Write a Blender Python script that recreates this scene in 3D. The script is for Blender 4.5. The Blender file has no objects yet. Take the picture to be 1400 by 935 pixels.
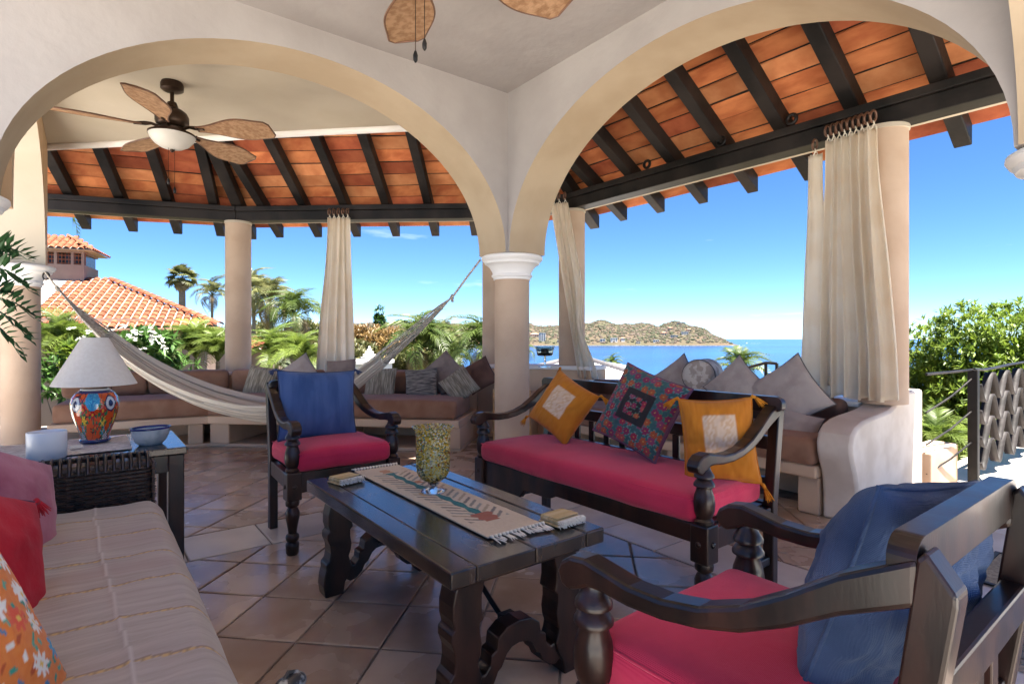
import bpy, math, random
from math import sin, cos, pi, radians, sqrt, atan2, exp
from mathutils import Vector, Matrix, noise
random.seed(7)
SC = bpy.context.scene
COL = SC.collection

# ---------------------------------------------------------------- camera
CAM_H = 1.15
YAW = radians(37.5)
FW = Vector((sin(YAW), cos(YAW), 0)); RT = Vector((cos(YAW), -sin(YAW), 0))
cd = bpy.data.cameras.new('camera'); cam = bpy.data.objects.new('camera', cd); COL.objects.link(cam)
cam.location = (0, 0, CAM_H); cam.rotation_euler = (pi/2, 0, -YAW)
cd.sensor_width = 36; cd.lens = 36*756/1400; cd.shift_y = -4.5/1400
cd.clip_start = 0.03; cd.clip_end = 60000
SC.camera = cam

# ---------------------------------------------------------------- sky, sun, exposure
SUN_EL = radians(75); SUN_AZ = Vector((0.42, -0.90, 0)).normalized()
w = bpy.data.worlds.new('World'); SC.world = w; w.use_nodes = True
nt = w.node_tree; bg = nt.nodes['Background']
sky = nt.nodes.new('ShaderNodeTexSky'); sky.sky_type = 'NISHITA'; sky.sun_disc = False
sky.sun_elevation = SUN_EL; sky.sun_rotation = atan2(SUN_AZ.x, SUN_AZ.y)
sky.altitude = 1500; sky.air_density = 0.52; sky.dust_density = 0.0; sky.ozone_density = 4.0
bg.inputs[1].default_value = 0.05
tc = nt.nodes.new('ShaderNodeTexCoord')
mp = nt.nodes.new('ShaderNodeMapping'); mp.inputs['Scale'].default_value = (1, 1, 7); mp.inputs['Location'].default_value = (.35, .2, 1.7)
nt.links.new(tc.outputs['Generated'], mp.inputs[0])
cn = nt.nodes.new('ShaderNodeTexNoise'); cn.inputs['Scale'].default_value = 2.6; cn.inputs['Detail'].default_value = 7; cn.inputs['Roughness'].default_value = 0.55
nt.links.new(mp.outputs[0], cn.inputs['Vector'])
cr = nt.nodes.new('ShaderNodeValToRGB'); cr.color_ramp.elements[0].position = 0.64; cr.color_ramp.elements[1].position = 0.90
cr.color_ramp.elements[1].color = (0.75, 0.75, 0.75, 1)
nt.links.new(cn.outputs['Fac'], cr.inputs[0])
sat = nt.nodes.new('ShaderNodeHueSaturation'); sat.inputs['Saturation'].default_value = 1.15
nt.links.new(sky.outputs[0], sat.inputs['Color'])
cm = nt.nodes.new('ShaderNodeMix'); cm.data_type = 'RGBA'
cm.inputs['B'].default_value = (7.5, 7.9, 8.4, 1)
nt.links.new(cr.outputs[0], cm.inputs['Factor']); nt.links.new(sat.outputs[0], cm.inputs['A'])
nt.links.new(cm.outputs['Result'], bg.inputs[0])

sl = bpy.data.lights.new('sun', 'SUN'); sun = bpy.data.objects.new('sun', sl); COL.objects.link(sun)
sl.energy = 4.3; sl.angle = radians(0.55); sl.color = (1.0, 0.94, 0.85)
sd = Vector((SUN_AZ.x*cos(SUN_EL), SUN_AZ.y*cos(SUN_EL), sin(SUN_EL)))
sun.rotation_euler = (-sd).to_track_quat('-Z', 'Y').to_euler()
SC.view_settings.view_transform = 'Standard'; SC.view_settings.look = 'None'
SC.view_settings.exposure = 2.75; SC.view_settings.gamma = 1.0; SC.view_settings.use_curve_mapping = False
SC.render.engine = 'CYCLES'
cy = SC.cycles
cy.max_bounces = 9; cy.diffuse_bounces = 5; cy.glossy_bounces = 4; cy.transmission_bounces = 8; cy.transparent_max_bounces = 12
cy.caustics_reflective = False; cy.caustics_refractive = False; cy.use_denoising = True
cy.sample_clamp_indirect = 6

# ---------------------------------------------------------------- small helpers
def ray(px): return FW + RT*((px-700)/756)
def spot(px, py, z):
    """point of the horizontal plane at height z that lies on a sight line"""
    return ray(px)*((CAM_H-z)*756/(py-463)) + Vector((0, 0, z))
def at(px, py, d):
    return ray(px)*d + Vector((0, 0, CAM_H-(py-463)/756*d))
def seg_hit(px, a, b, py=463):
    """point of the vertical plane through plan points a, b"""
    r = ray(px); dx, dy = b[0]-a[0], b[1]-a[1]
    t = (a[0]*dy-a[1]*dx)/(r.x*dy-r.y*dx)
    return Vector((r.x*t, r.y*t, CAM_H-(py-463)/756*t))
def lerp(a, b, t): return a+(b-a)*t
def nz(x, y, z=0, s=1): return noise.noise(Vector((x*s, y*s, z*s)))

class MB:
    def __init__(s): s.v = []; s.f = []; s.c = None
    def add(s, vs, fs, m=None):
        o = len(s.v)
        s.v += [tuple(m @ Vector(p)) if m else tuple(p) for p in vs]
        s.f += [tuple(i+o for i in f) for f in fs]; return s
    def box(s, c, d, m=None, rz=0):
        x, y, z = d[0]/2, d[1]/2, d[2]/2
        vs = [(-x,-y,-z),(x,-y,-z),(x,y,-z),(-x,y,-z),(-x,-y,z),(x,-y,z),(x,y,z),(-x,y,z)]
        t = Matrix.Translation(c) @ Matrix.Rotation(rz, 4, 'Z')
        return s.add(vs, [(3,2,1,0),(4,5,6,7),(0,1,5,4),(1,2,6,5),(2,3,7,6),(3,0,4,7)], (m @ t) if m else t)
    def bx(s, x0, x1, y0, y1, z0, z1, m=None):
        return s.box(((x0+x1)/2,(y0+y1)/2,(z0+z1)/2), (x1-x0,y1-y0,z1-z0), m)
    def lathe(s, prof, n=16, c=(0,0,0), m=None, cap=True):
        vs = []; fs = []
        for (z, r) in prof:
            for k in range(n): vs.append((c[0]+r*cos(2*pi*k/n), c[1]+r*sin(2*pi*k/n), c[2]+z))
        for i in range(len(prof)-1):
            for k in range(n):
                a = i*n+k; b = i*n+(k+1) % n; fs.append((a, b, b+n, a+n))
        if cap:
            fs.append(tuple(range(n-1, -1, -1))); L = (len(prof)-1)*n; fs.append(tuple(range(L, L+n)))
        return s.add(vs, fs, m)
    def tube(s, pts, r, n=8, m=None, flat=1.0):
        pts = [Vector(p) for p in pts]; vs = []; fs = []
        rs = r if isinstance(r, (list, tuple)) else [r]*len(pts)
        up = None
        for i, p in enumerate(pts):
            t = (pts[min(i+1, len(pts)-1)]-pts[max(i-1, 0)]).normalized()
            if up is None:
                up = Vector((0,0,1)) if abs(t.z) < .9 else Vector((1,0,0))
            a = t.cross(up).normalized(); b = a.cross(t).normalized(); up = b
            for k in range(n):
                q = p+a*(rs[i]*cos(2*pi*k/n))+b*(rs[i]*flat*sin(2*pi*k/n)); vs.append(tuple(q))
        for i in range(len(pts)-1):
            for k in range(n):
                x = i*n+k; y = i*n+(k+1) % n; fs.append((x, y, y+n, x+n))
        fs.append(tuple(range(n-1, -1, -1))); L = (len(pts)-1)*n; fs.append(tuple(range(L, L+n)))
        return s.add(vs, fs, m)
    def prism(s, poly, z0, z1, m=None):
        n = len(poly)
        ar = sum(poly[i][0]*poly[(i+1) % n][1]-poly[(i+1) % n][0]*poly[i][1] for i in range(n))
        if ar < 0: poly = poly[::-1]
        vs = [(p[0],p[1],z0) for p in poly]+[(p[0],p[1],z1) for p in poly]
        fs = [tuple(range(n-1,-1,-1)), tuple(range(n,2*n))]+[(i,(i+1) % n,(i+1) % n+n,i+n) for i in range(n)]
        return s.add(vs, fs, m)
    def strip(s, top, bot, x0, x1, ax='x'):
        """solid between two polylines (same count) of (y,z), extruded along x"""
        n = len(top); vs = []
        for x in (x0, x1):
            for p in top: vs.append((x, p[0], p[1]))
            for p in bot: vs.append((x, p[0], p[1]))
        fs = []
        for i in range(n-1):
            a, b, c, d = i, i+1, n+i+1, n+i
            fs.append((a, b, c, d)); fs.append((2*n+d, 2*n+c, 2*n+b, 2*n+a))
            fs.append((a, 2*n+a, 2*n+b, b)); fs.append((d, c, 2*n+c, 2*n+d))
        e = n-1; fs.append((0, n, 3*n, 2*n)); fs.append((e, 2*n+e, 3*n+e, n+e))
        if ax == 'y': vs = [(p[1], p[0], p[2]) for p in vs]
        return s.add(vs, fs)
    def grid(s, fn, nu, nv, m=None, wrap=False):
        vs = [tuple(fn(i/nu, j/nv)) for j in range(nv+1) for i in range(nu+1)]
        fs = [(j*(nu+1)+i, j*(nu+1)+i+1, (j+1)*(nu+1)+i+1, (j+1)*(nu+1)+i) for j in range(nv) for i in range(nu)]
        return s.add(vs, fs, m)
    def rbox(s, c, d, r, k=6, puff=0, wob=0, m=None, seed=0):
        """rounded soft box"""
        x, y, z = d[0]/2, d[1]/2, d[2]/2; r = min(r, x*.99, y*.99, z*.99)
        def put(p):
            q = Vector((max(-x+r, min(x-r, p[0])), max(-y+r, min(y-r, p[1])), max(-z+r, min(z-r, p[2]))))
            e = Vector(p)-q
            if e.length > 1e-9: e = e.normalized()*r
            o = q+e; u, v2, w2 = o.x/x, o.y/y, o.z/z
            if puff:
                g = (1-u*u)*(1-v2*v2); o.z += puff*max(g, 0)**.6*(1 if o.z > 0 else -0.25)
            if wob:
                o += Vector((nz(o.x,o.y,o.z+seed,7), nz(o.y+3,o.z,o.x+seed,7), nz(o.z+7,o.x,o.y+seed,6)))*wob
            return tuple(o+Vector(c))
        def ax(h, r):
            n = max(2, k); a = [-h+r*(1-cos(pi/2*i/4)) for i in range(4)]
            L = [-h+r+(2*h-2*r)*i/n for i in range(n+1)]
            return a+L+[-t for t in a[::-1]]
        X, Y, Z = ax(x, r), ax(y, r), ax(z, r)
        def face(A, B, f, flip):
            vs = [put(f(a, b)) for b in B for a in A]; n = len(A)
            fs = []
            for j in range(len(B)-1):
                for i in range(n-1):
                    q = (j*n+i, j*n+i+1, (j+1)*n+i+1, (j+1)*n+i); fs.append(q[::-1] if flip else q)
            s.add(vs, fs, m)
        face(X, Y, lambda a, b: (a, b, z), False); face(X, Y, lambda a, b: (a, b, -z), True)
        face(X, Z, lambda a, b: (a, -y, b), False); face(X, Z, lambda a, b: (a, y, b), True)
        face(Y, Z, lambda a, b: (x, a, b), False); face(Y, Z, lambda a, b: (-x, a, b), True)
        return s
    def mesh(s, name, mat, smooth=None, col=None):
        me = bpy.data.meshes.new(name); me.from_pydata(s.v, [], s.f); me.update()
        if mat: me.materials.append(mat)
        if smooth is not None:
            me.polygons.foreach_set('use_smooth', [True]*len(me.polygons))
            if smooth < 170: me.set_sharp_from_angle(angle=radians(smooth))
        if col:
            ca = me.color_attributes.new('Col', 'FLOAT_COLOR', 'POINT')
            fl = []
            for p in col: fl += [p[0], p[1], p[2], 1]
            ca.data.foreach_set('color', fl)
        return me
    def build(s, name, mat, parent=None, smooth=None, bevel=0, col=None, weld=False, loc=None, sub=0):
        me = s.mesh(name, mat, smooth, col)
        if weld:
            import bmesh
            b = bmesh.new(); b.from_mesh(me); bmesh.ops.remove_doubles(b, verts=b.verts, dist=1e-5)
            bmesh.ops.recalc_face_normals(b, faces=b.faces); b.to_mesh(me); b.free()
        return link(name, me, parent, bevel, loc)

def link(name, me, parent=None, bevel=0, loc=None, rot=None):
    o = bpy.data.objects.new(name, me); COL.objects.link(o)
    if parent: o.parent = parent
    if loc is not None: o.location = loc
    if rot is not None: o.rotation_euler = rot
    if bevel:
        b = o.modifiers.new('bevel', 'BEVEL'); b.width = bevel; b.segments = 2; b.limit_method = 'ANGLE'; b.angle_limit = radians(35)
        b.harden_normals = False
    return o
def tag(o, label=None, cat=None, group=None, kind=None):
    if label: o['label'] = label
    if cat: o['category'] = cat
    if group: o['group'] = group
    if kind: o['kind'] = kind
    return o
def thing(name, label, cat, loc=(0,0,0), rz=0, group=None):
    o = bpy.data.objects.new(name, None); COL.objects.link(o); o.empty_display_size = .1
    o.location = loc; o.rotation_euler = (0, 0, rz)
    return tag(o, label, cat, group)
def kids(o): return [c for c in bpy.data.objects if c.parent == o]
def copy_tree(o, parent=None, ch=None):
    c = o.copy(); COL.objects.link(c)
    if parent: c.parent = parent
    for k in (ch or kids(o)): copy_tree(k, c)
    return c

# ---------------------------------------------------------------- materials
def mat(name, c1, c2=None, scale=4, rough=.6, bump=0, bscale=60, spec=.5, metal=0, coat=0, rand=0, stretch=None,
        detail=5, sheen=0, trans=0, lo=.35, hi=.65, attr=False, sss=0, var_rough=0, bdist=.01):
    m = bpy.data.materials.new(name); m.use_nodes = True; n = m.node_tree; p = n.nodes['Principled BSDF']; L = n.links
    def N(t): return n.nodes.new('ShaderNode'+t)
    p.inputs['Roughness'].default_value = rough; p.inputs['Specular IOR Level'].default_value = spec
    p.inputs['Metallic'].default_value = metal; p.inputs['Coat Weight'].default_value = coat; p.inputs['Coat Roughness'].default_value = .12
    if sheen: p.inputs['Sheen Weight'].default_value = sheen
    tcn = N('TexCoord'); vec = tcn.outputs['Object']
    if stretch:
        mpn = N('Mapping'); mpn.inputs['Scale'].default_value = stretch; L.new(vec, mpn.inputs[0]); vec = mpn.outputs[0]
    out = None
    if attr:
        a = N('VertexColor'); a.layer_name = 'Col'; out = a.outputs[0]
    elif c2:
        t = N('TexNoise'); t.inputs['Scale'].default_value = scale; t.inputs['Detail'].default_value = detail; L.new(vec, t.inputs['Vector'])
        if rand:
            oi = N('ObjectInfo'); ad = N('VectorMath'); ad.operation = 'ADD'; mu = N('VectorMath'); mu.operation = 'SCALE'; mu.inputs[3].default_value = 37
            cx = N('CombineXYZ'); L.new(oi.outputs['Random'], cx.inputs[0]); L.new(oi.outputs['Random'], cx.inputs[1]); L.new(cx.outputs[0], mu.inputs[0])
            L.new(vec, ad.inputs[0]); L.new(mu.outputs[0], ad.inputs[1]); L.new(ad.outputs[0], t.inputs['Vector'])
        r = N('ValToRGB'); r.color_ramp.interpolation = 'EASE'; r.color_ramp.elements[0].position = lo; r.color_ramp.elements[1].position = hi
        r.color_ramp.elements[0].color = (*c1, 1); r.color_ramp.elements[1].color = (*c2, 1)
        L.new(t.outputs['Fac'], r.inputs[0]); out = r.outputs[0]
        if var_rough:
            mr = N('MapRange'); mr.inputs['To Min'].default_value = rough-var_rough; mr.inputs['To Max'].default_value = rough+var_rough
            L.new(t.outputs['Fac'], mr.inputs[0]); L.new(mr.outputs[0], p.inputs['Roughness'])
    if out is None:
        rgb = N('RGB'); rgb.outputs[0].default_value = (*c1, 1); out = rgb.outputs[0]
    if rand:
        oi2 = N('ObjectInfo'); mr = N('MapRange'); mr.inputs['To Min'].default_value = 1-rand; mr.inputs['To Max'].default_value = 1+rand
        L.new(oi2.outputs['Random'], mr.inputs[0]); hs = N('HueSaturation'); L.new(mr.outputs[0], hs.inputs['Value']); L.new(out, hs.inputs['Color']); out = hs.outputs[0]
    L.new(out, p.inputs['Base Color'])
    if bump:
        t2 = N('TexNoise'); t2.inputs['Scale'].default_value = bscale; t2.inputs['Detail'].default_value = 4; L.new(vec, t2.inputs['Vector'])
        b = N('Bump'); b.inputs['Strength'].default_value = bump; b.inputs['Distance'].default_value = bdist
        L.new(t2.outputs['Fac'], b.inputs['Height']); L.new(b.outputs[0], p.inputs['Normal'])
    if trans:
        tr = N('BsdfTranslucent'); L.new(out, tr.inputs[0]); mx = N('MixShader'); mx.inputs[0].default_value = trans
        L.new(p.outputs[0], mx.inputs[1]); L.new(tr.outputs[0], mx.inputs[2]); L.new(mx.outputs[0], n.nodes['Material Output'].inputs[0])
    return m
def weave(m, sx, sy, strength=.4, amount=.25, plane='xy'):
    """adds a fine cloth weave (two wave textures) as relief to a material"""
    n = m.node_tree; L = n.links; p = n.nodes['Principled BSDF']
    tcn = n.nodes.new('ShaderNodeTexCoord'); hs = []
    for ax, s in (('X', sx), ('Y', sy)):
        wv = n.nodes.new('ShaderNodeTexWave'); wv.bands_direction = ax; wv.inputs['Scale'].default_value = s; wv.inputs['Distortion'].default_value = .6
        wv.inputs['Detail'].default_value = 1
        L.new(tcn.outputs['Object'], wv.inputs[0]); hs.append(wv)
    ad = n.nodes.new('ShaderNodeMath'); ad.operation = 'ADD'; L.new(hs[0].outputs['Fac'], ad.inputs[0]); L.new(hs[1].outputs['Fac'], ad.inputs[1])
    b = n.nodes.new('ShaderNodeBump'); b.inputs['Strength'].default_value = strength; b.inputs['Distance'].default_value = .002
    L.new(ad.outputs[0], b.inputs['Height'])
    old = p.inputs['Normal'].links
    if old: L.new(old[0].from_socket, b.inputs['Normal'])
    L.new(b.outputs[0], p.inputs['Normal'])
    return m

M = {}
M['wall'] = mat('limewashed plaster', (.345,.312,.296), (.395,.36,.342), 1.7, .85, .4, 14, .25, detail=9)
M['soffit'] = mat('ochre plaster', (.40,.305,.205), (.46,.36,.25), 2, .85, .35, 9, .25, detail=9)
M['cream'] = mat('cream plaster', (.47,.405,.315), (.52,.455,.365), 1.6, .85, .3, 9, .25, detail=9)
M['peach'] = mat('peach plaster', (.50,.355,.25), (.57,.42,.305), 2.5, .8, .25, 12, .25, detail=9)
M['tan'] = mat('tan plaster', (.50,.33,.20), (.57,.39,.25), 2.5, .82, .2, 20, .25)
M['bench'] = mat('bench plaster', (.58,.40,.27), (.64,.46,.32), 2.5, .8, .2, 18, .25)
M['white'] = mat('white plaster', (.80,.77,.73), (.86,.83,.80), 3, .75, .12, 30, .3)
M['wornwhite'] = mat('worn white plaster', (.62,.53,.44), (.76,.68,.59), 3.5, .8, .25, 14, .3)
M['wood'] = mat('dark varnished wood', (.009,.0045,.0035), (.036,.013,.008), 5, .36, .03, 60, .35, coat=.2, stretch=(3,3,.8), var_rough=.14, detail=9)
M['woodtop'] = mat('dark worn table wood', (.013,.010,.009), (.045,.028,.021), 3.5, .26, .05, 26, .5, coat=.7, stretch=(4,1,1), var_rough=.06)
M['rafter'] = mat('black stained timber', (.009,.008,.0075), (.028,.022,.019), 3, .55, .25, 22, .25, stretch=(1,1,1))
M['roofplank'] = mat('terracotta roof slab', (.40,.105,.04), (.64,.235,.09), 7, .8, .4, 30, .2, rand=.34, detail=6, stretch=(1.0,.45,1.6), lo=.25, hi=.75)
M['mortar'] = mat('grey mortar', (.33,.29,.25), (.45,.40,.35), 8, .9, .3, 40, .2)
M['grout'] = mat('grout', (.22,.18,.155), (.34,.29,.25), 12, .85, .2, 60, .2)
M['tile'] = mat('saltillo tile', (.38,.255,.18), (.55,.42,.32), 2.6, .27, .12, 26, .5, rand=.16, var_rough=.09, detail=4, coat=.35)
M['paletile'] = mat('pale stone tile', (.55,.49,.43), (.68,.62,.55), 3.5, .32, .08, 14, .5, rand=.08, var_rough=.08, detail=8, coat=.2)
M['brownfab'] = mat('brown canvas', (.25,.125,.075), (.31,.165,.105), 6, .8, .12, 160, .25, sheen=.15)
M['darkbrown'] = mat('dark brown canvas', (.105,.055,.042), (.15,.08,.06), 6, .85, .12, 160, .2)
M['pink'] = mat('raspberry canvas', (.52,.014,.055), (.70,.03,.09), 2.2, .8, .45, 9, .25, sheen=.25)
weave(M['pink'], 130, 130, .35)
M['blue'] = weave(mat('blue woven cotton', (.035,.075,.20), (.07,.12,.27), 14, .9, .1, 240, .2, sheen=.2, stretch=(1,.15,1)), 90, 90, .3)
M['bluelinen'] = mat('washed blue linen', (.032,.058,.125), (.055,.088,.175), 9, .9, .5, 12, .2, sheen=.1)
weave(M['bluelinen'], 110, 110, .4)
M['iron'] = mat('black iron', (.012,.011,.011), (.03,.026,.024), 9, .45, .15, 60, .5, metal=.6)
M['bronze'] = mat('oiled bronze', (.035,.02,.014), (.06,.035,.022), 7, .38, .05, 60, .5, metal=.7)
M['curtain'] = mat('cream curtain cotton', (.88,.80,.68), (.91,.85,.75), 6, .9, .06, 300, .2, trans=.58)
M['ring'] = mat('brown curtain ring', (.10,.045,.025), (.17,.08,.045), 12, .5)
M['rope'] = mat('hammock rope', (.33,.29,.24), (.55,.49,.41), 40, .9, .4, 200, .2)
M['ivory'] = mat('ivory cotton', (.74,.67,.54), (.85,.79,.68), 8, .9, .2, 120, .2, sheen=.2)
M['attr'] = mat('printed cloth', (1,1,1), attr=True, rough=.85, bump=.12, bscale=260, spec=.2, sheen=.15)
M['glazed'] = mat('painted glazed ceramic', (1,1,1), attr=True, rough=.12, spec=.6, coat=.5)
M['ceramic'] = mat('white ceramic', (.78,.77,.76), (.84,.83,.82), 4, .35, 0, 1, .5)
# ================================================================ LARGE STRUCTURE
SPR = 1.84                                   # springing height of the arches
def arch_wall(name, label, axis, u0, u1, v0, v1, a0, a1, b, ztop, n=48):
    """wall along x or y (u), thickness v0..v1, elliptical arch a0..a1 rising b above SPR"""
    root = thing(name, label, 'wall')
    c = (a0+a1)/2; a = (a1-a0)/2
    us = [c-a*cos(pi*i/n) for i in range(n+1)]; zs = [SPR+b*sin(pi*i/n) for i in range(n+1)]
    P = (lambda u, v, z: (u, v, z)) if axis == 'x' else (lambda u, v, z: (v, u, z))
    w_ = MB()
    U = [u0]+us+[u1]; Z = [SPR]+zs+[SPR]
    for v in (v0, v1):
        vs = [P(u, v, z) for u, z in zip(U, Z)]+[P(u, v, ztop) for u in U]; m = len(U)
        w_.add(vs, [(i, i+1, m+i+1, m+i) for i in range(m-1)])
    for (ua, ub) in ((u0, us[0]), (us[-1], u1)):
        w_.add([P(ua,v0,SPR),P(ub,v0,SPR),P(ub,v1,SPR),P(ua,v1,SPR)], [(0,1,2,3)])
    for uu in (u0, u1):
        w_.add([P(uu,v0,SPR),P(uu,v1,SPR),P(uu,v1,ztop),P(uu,v0,ztop)], [(0,1,2,3)])
    w_.add([P(u0,v0,ztop),P(u1,v0,ztop),P(u1,v1,ztop),P(u0,v1,ztop)], [(0,1,2,3)])
    w_.build('plaster_face', M['wall'], root)
    s_ = MB(); vs = [P(u, v0, z) for u, z in zip(us, zs)]+[P(u, v1, z) for u, z in zip(us, zs)]
    s_.add(vs, [(i, i+1, n+2+i, n+1+i) for i in range(n)])
    s_.build('arch_soffit', M['soffit'], root, smooth=60)
    return root
arch_wall('arch_wall', 'plastered wall with round arch framing the hammock and the red roof', 'x', -.745, 2.65, 3.51, 3.88, -.36, 2.63, 1.09, 3.6)
ra = arch_wall('arch_wall', 'plastered wall with round arch framing the bay, behind the long settee', 'y', .095, 3.88, 2.65, 3.02, .48, 3.49, 1.07, 3.75)
arch_wall('arch_wall', 'plastered arch wall seen as a brown sliver at the upper right edge', 'x', -.745, 2.65, .095, .465, -.36, 2.63, 1.09, 3.6)
fa = arch_wall('arch_wall', 'tan arch springing from the column at the far left edge', 'y', 3.88, 7.13, -.685, -.315, 3.96, 6.80, 1.02, 3.2)
kids(fa)[0].data.materials[0] = M['cream']; kids(fa)[1].data.materials[0] = M['tan']

CAPP = [(0,.155),(.02,.158),(.025,.170),(.04,.172),(.045,.160),(.07,.168),(.105,.190),(.125,.215),(.13,.228),(.15,.235),(.155,.246),(.175,.258),(.19,.256),(.195,.245),(.199,.24)]
def arch_column(label, x, y):
    t = thing('arch_column', label, 'column', (x, y, 0), 0, 'columns carrying the arches')
    MB().lathe([(0,.20),(.08,.20),(.09,.185),(.14,.18),(.15,.16)], 40).build('base', M['peach'], t, smooth=40)
    MB().lathe([(.15,.146),(1.64,.146)], 40).build('shaft', M['peach'], t, smooth=40)
    MB().lathe(CAPP, 48, (0,0,SPR-.2)).build('capital', M['white'], t, smooth=35)
    return t
arch_column('peach round column between the two arches, behind the settee arm', 2.835, 3.695)
arch_column('column of which only a capital edge shows at the left, above the leaves', -.56, 3.695)
arch_column('column of which only the capital shows at the right edge', 2.835, .28)
arch_column('peach round column at the left edge behind the table lamp', -.5, 6.95)

# ---- ceilings
c_ = MB(); c_.bx(-.75, 2.65, -.65, 3.51, 3.10, 3.28)
tag(c_.build('ceiling', M['wall']), kind='structure')
edge = [(2.95,3.885),(2.85,3.98),(2.5,4.30),(2.18,4.62),(1.75,5.04),(1.31,5.48),(.8,6.02),(.28,6.55),(-.0,6.83),(-.313,7.14)]
c_ = MB(); c_.prism([(-.313,3.884)]+edge, 3.06, 3.20)
tag(c_.build('veranda_ceiling', M['cream']), kind='structure')
c_ = MB()
lp = [Vector((x, y, 3.045)) for x, y in edge]
c_.tube(lp, .035, 8); c_.build('ceiling_edge_moulding', M['white'], bpy.data.objects['veranda_ceiling'], smooth=60)

# ---- veranda roof: beams, rafters, terracotta slabs
PV = [Vector(p) for p in ((-2.9,9.17,0),(1.51,7.65,0),(3.98,5.54,0),(4.42,4.63,0),(4.445,-2.4,0))]
SL = .58; BZ0, BZ1 = 2.62, 2.80; RH = .15
roof = thing('veranda_roof', 'sloping veranda roof of terracotta slabs on dark rafters and beam', 'roof')
segs = []
for i in range(4):
    a, b = PV[i], PV[i+1]; T = (b-a).normalized(); N = Vector((T.y, -T.x, 0))      # inward normal
    segs.append([a, b, T, N, (b-a).length])
def turn(i): return segs[i][2].angle(segs[i+1][2])
DIN = [2.6, 2.35, 1.75, 1.40]; EAVE = .50
slabs = 0
M['roofred'] = mat('red brown roof slab', (.30,.070,.032), (.44,.125,.055), 7, .8, .4, 30, .2, rand=.3, lo=.25, hi=.75)
M['roofpale'] = mat('pale orange roof slab', (.54,.19,.075), (.70,.30,.13), 7, .8, .4, 30, .2, rand=.2, lo=.25, hi=.75)
hidden = MB(); deck = MB()
plank_cache = {}
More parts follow.
